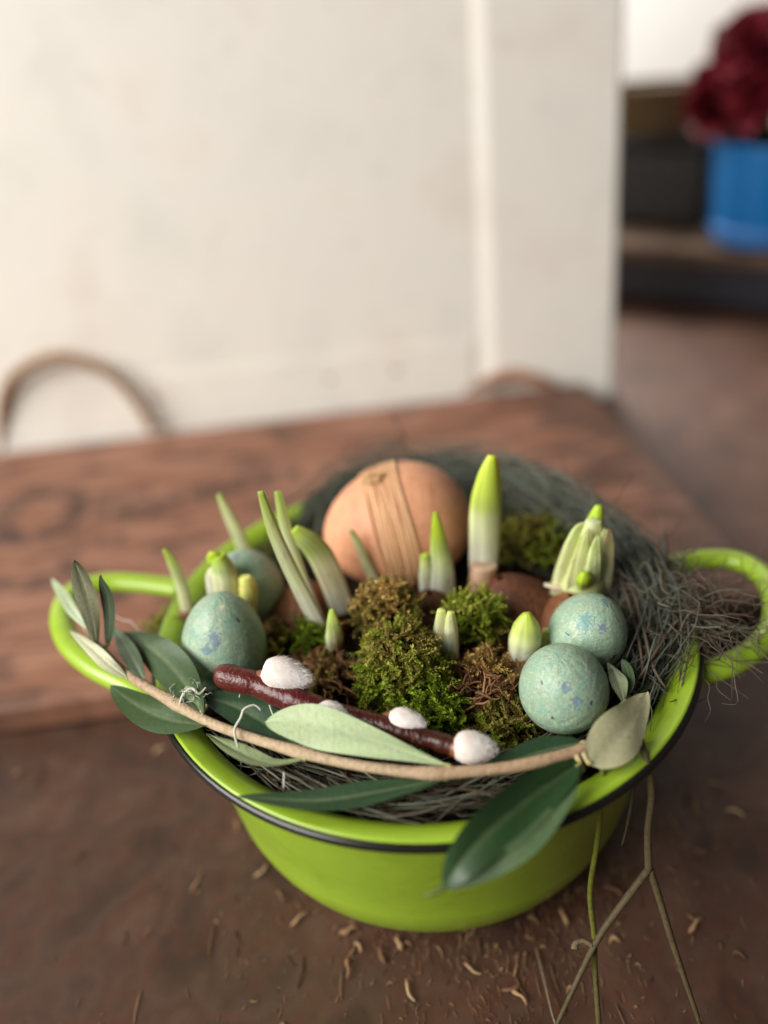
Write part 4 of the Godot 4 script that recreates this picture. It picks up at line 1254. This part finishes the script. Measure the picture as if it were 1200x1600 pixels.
func tendrils() -> void:
	# white curly fibres caught on the branch
	rng.seed = 1001
	var curls := [
		["short white curl of fibre hooked over the branch near its middle", [Vector3(-0.0674, 0.1195, 0.0723), Vector3(-0.0686, 0.1230, 0.0680), Vector3(-0.0665, 0.1250, 0.0643), Vector3(-0.0653, 0.1265, 0.0618), Vector3(-0.0619, 0.1265, 0.0603), Vector3(-0.0598, 0.1250, 0.0615)], 0.00055],
		["thin white curl of fibre standing by the fork left of the middle", [Vector3(-0.0899, 0.1225, 0.0541), Vector3(-0.0887, 0.1245, 0.0506), Vector3(-0.0858, 0.1250, 0.0482), Vector3(-0.0830, 0.1240, 0.0501), Vector3(-0.0808, 0.1250, 0.0481)], 0.0006],
		["fine white thread hanging under the red twig's thick part", [Vector3(-0.0688, 0.1225, 0.0520), Vector3(-0.0678, 0.1245, 0.0497), Vector3(-0.0660, 0.1255, 0.0477)], 0.0003],
		["fine pale fibre curled below the first catkin", [Vector3(-0.0579, 0.1225, 0.0557), Vector3(-0.0569, 0.1220, 0.0590), Vector3(-0.0553, 0.1215, 0.0628)], 0.0003],
		["hair-fine pale threads over the left handle opening", [Vector3(-0.1322, 0.1160, -0.0108), Vector3(-0.1253, 0.1175, -0.0040), Vector3(-0.1205, 0.1180, -0.0011), Vector3(-0.1150, 0.1175, 0.0062)], 0.00025],
		["pale upright fibre in the nest under the branch", [Vector3(-0.0522, 0.1125, 0.0849), Vector3(-0.0519, 0.1150, 0.0818), Vector3(-0.0521, 0.1155, 0.0806)], 0.0003],
	]
	for c in curls:
		var g := Geo.new()
		strand(g, c[1], c[2], lin(196, 196, 182), 26, 6)
		tag(obj("curly_fibre", g.mesh(), M.fibre), c[0], "fibre", "pale curly fibres on the branch")
	# flecks of web and husk at the fork
	var g := Geo.new()
	for k in 14:
		var p: Vector3 = Vector3(-0.0857, 0.1242, 0.0500)
		p += Vector3(rng.randfn() * 1.4, rng.randfn() * 0.5, rng.randfn()) * 0.0018
		var line := [p]
		var d := Vector3(rng.randfn(), rng.randfn() * 0.6, rng.randfn()).normalized()
		for n in 6:
			d = (d + Vector3(rng.randfn(), rng.randfn(), rng.randfn()) * 0.8).normalized()
			p += d * 0.0009
			line.append(p)
		strand(g, line, 0.00016, lin(176, 182, 168), 18, 4)
	tag(obj("webby_husk", g.mesh(), M.fibre), "wisp of whitish webby husk at the branch fork under the left egg", "husk", "", "stuff")
	# long ones hanging over the rim at right
	var o := thing("hanging_tendril", "long grey forked tendril hanging over the right rim down to the bench", "tendril")
	g = Geo.new()
	g.tube(curve([Vector3(0.0674, 0.1150, 0.0771), Vector3(0.0672, 0.1120, 0.0853), Vector3(0.0699, 0.0980, 0.0871), Vector3(0.0700, 0.0800, 0.0889), Vector3(0.0710, 0.0640, 0.0925)], 26), [0.0010, 0.0013, 0.0012, 0.0015], [lin(104, 94, 70)], 8)
	obj("stem", g.mesh(), M.stem, o)
	for f in [[Vector3(0.0710, 0.0642, 0.0924), Vector3(0.0620, 0.0560, 0.0980), Vector3(0.0538, 0.0480, 0.1031), Vector3(0.0476, 0.0420, 0.1084), Vector3(0.0412, 0.0340, 0.1147), Vector3(0.0330, 0.0240, 0.1231)], [Vector3(0.0713, 0.0640, 0.0923), Vector3(0.0747, 0.0520, 0.0978), Vector3(0.0778, 0.0400, 0.1051), Vector3(0.0813, 0.0280, 0.1125), Vector3(0.0855, 0.0140, 0.1224)]]:
		g = Geo.new()
		g.tube(curve(f, 22), [0.0014, 0.0013, 0.0011, 0.0008], [lin(98, 88, 64), lin(80, 70, 50)], 8)
		obj("fork", g.mesh(), M.stem, o)
	g = Geo.new()
	g.tube(curve([Vector3(0.0488, 0.0440, 0.1069), Vector3(0.0459, 0.0450, 0.1054), Vector3(0.0431, 0.0445, 0.1058), Vector3(0.0424, 0.0435, 0.1074)], 14), [0.0009, 0.0009, 0.0015], [lin(112, 100, 76)], 8)
	obj("curled_tip", g.mesh(), M.stem, o)
	g = Geo.new()
	g.tube(curve([Vector3(0.0527, 0.1140, 0.0855), Vector3(0.0515, 0.1060, 0.0907), Vector3(0.0519, 0.0820, 0.0912), Vector3(0.0495, 0.0600, 0.0964), Vector3(0.0501, 0.0450, 0.1034), Vector3(0.0493, 0.0340, 0.1109), Vector3(0.0487, 0.0200, 0.1224)], 34), [0.0009, 0.0010, 0.0010, 0.0010], [lin(116, 126, 42), lin(104, 110, 42), lin(84, 76, 48)], 8)
	tag(obj("hanging_tendril", g.mesh(), M.stem), "thin yellow-green tendril hanging straight down from the right rim", "tendril")
	g = Geo.new()
	g.tube(curve([Vector3(0.0353, 0.0010, 0.0828), Vector3(0.0356, 0.0030, 0.0960), Vector3(0.0354, 0.0070, 0.1097), Vector3(0.0357, 0.0090, 0.1164)], 14), [0.0003, 0.0005, 0.0005], [lin(130, 118, 98)], 6)
	tag(obj("pale_stalk", g.mesh(), M.stem), "pale thin stalk lying on the bench at the bottom, left of the tendrils", "stalk")
	g = Geo.new()
	g.tube(curve([Vector3(0.0648, 0.1130, 0.0805), Vector3(0.0641, 0.1000, 0.0856), Vector3(0.0638, 0.0800, 0.0858), Vector3(0.0628, 0.0700, 0.0863)], 18), [0.0006, 0.0006, 0.0004], [lin(90, 84, 62)], 6)
	tag(obj("hanging_tendril", g.mesh(), M.stem), "short faint tendril hanging behind the grey forked one", "tendril")


func litter() -> void:
	# wood chips and husks large enough to tell apart
	rng.seed = 1201
	var proto: Array = []
	for k in 4:
		var g := Geo.new()
		var l := 0.0055
		g.tube(curve([Vector3(-l, 0, 0), Vector3(-l * 0.3, 0.0008, 0.0006 * k - 0.001), Vector3(l * 0.4, 0.0012, 0), Vector3(l, 0.0002, 0.0012)], 9), [0.0005, 0.0007 + 0.0002 * k, 0.0006, 0.0008, 0.0004], [Color(0.7, 0.7, 0.7), Color.WHITE, Color(0.6, 0.55, 0.5)], 5, 0.5)
		proto.append(g.mesh())
	var mats := [plain(150, 112, 78, 0.85), plain(172, 138, 100, 0.85), plain(122, 86, 60, 0.85), plain(186, 156, 116, 0.85)]
	for m in mats:
		m.vertex_color_use_as_albedo = true
	var where: Array = [Vector3(-0.0802, 0.0013, 0.0389), Vector3(-0.0707, 0.0013, 0.0514), Vector3(-0.0623, 0.0013, 0.0626), Vector3(-0.0407, 0.0013, 0.0688), Vector3(-0.0368, 0.0013, 0.0767), Vector3(-0.0274, 0.0013, 0.0806), Vector3(-0.0204, 0.0013, 0.0764), Vector3(-0.0408, 0.0013, 0.0847), Vector3(0.0085, 0.0013, 0.0893), Vector3(0.0228, 0.0013, 0.0978), Vector3(0.0253, 0.0013, 0.1006), Vector3(-0.0935, 0.0013, 0.0136), Vector3(-0.0170, 0.0013, 0.0955), Vector3(0.0732, 0.0013, 0.0612), Vector3(0.1011, 0.0013, 0.0785), Vector3(0.1367, 0.0013, 0.0116), Vector3(0.1391, 0.0013, 0.0281), Vector3(0.1160, 0.0013, 0.0460), Vector3(0.0491, 0.0013, 0.0706), Vector3(-0.2136, 0.0013, -0.0304), Vector3(-0.1408, 0.0013, -0.0372)]
	var told := ["husk left of the bowl's foot, the upper one", "husk left of the bowl's foot, just below another", "small flake by the bowl's foot at the left, third down the row", "flake touching the bowl's shadow in front, left of its middle", 'splinter in front of the bowl, leftmost of the heap below its middle', 'longest pale splinter in the heap in front of the bowl', 'short splinter at the right end of the heap in front of the bowl', 'lone round flake below the heap in front of the bowl', 'splinter in front of the bowl halfway to the bottom edge, right of middle', 'brown splinter crossed by a straw-coloured one near the bottom', 'straw-coloured splinter crossing a brown one near the bottom', 'flake lying at the left side of the bowl under the rim', 'flake near the bottom edge below the heap of splinters', 'splinter between the yellow-green and the grey tendril', 'pale flake right of the forked tendril', 'splinter in the shade right of the rim, the farthest one', 'splinter in the shade right of the rim, beside the farthest one', "splinter in the shade level with the tendril's fork", "splinter right of the bowl's foot, left of the tendrils", 'straw-coloured husk before the brown board at the far left', "dark flake at the board's edge beside the bowl"]
	var k := 0
	for p in where:
		var o := MeshInstance3D.new()
		o.name = numbered("wood_chip", self)
		o.mesh = proto[k % 4]
		o.material_override = mats[(k * 7 + 3) % 4]
		add_child(o, true)
		o.position = p
		o.rotation.y = rng.randf() * TAU
		o.scale = Vector3(rng.randf_range(0.45, 0.85), 0.8, rng.randf_range(0.7, 1.2))
		tag(o, told[k], "wood chip", "splinters scattered round the bowl")
		k += 1
	# finer crumbs
	var spots := []
	var cols := []
	for n in 2600:
		var a := rng.randf() * TAU
		var r := 0.070 + absf(rng.randfn()) * 0.032
		a = a if n % 3 == 0 else PI * 0.18 + rng.randfn() * 0.8
		var p := Vector3(cos(a) * r, 0.0004, sin(a) * r)
		if n > 2200:
			p = Vector3(rng.randf_range(-0.25, 0.25), 0.0004, rng.randf_range(-0.05, 0.16))
		if p.z < -0.045 and p.x < 0.21 or Vector2(p.x, p.z).length() < 0.066:
			continue
		var s := rng.randf_range(0.05, 0.2) * (1.0 if rng.randf() < 0.9 else 2.4)
		spots.append(Transform3D(Basis(Vector3.UP, rng.randf() * TAU).scaled(Vector3(s, s * 1.3, s * rng.randf_range(1.2, 3.5))), p))
		cols.append(lin(164, 132, 98).lerp(lin(66, 46, 35), rng.randf()))
	var mm := put_multi("crumbs", proto[0], M.rope, spots, cols)
	tag(mm, "fine crumbs of bark and dust strewn over the bench", "crumbs", "", "stuff")
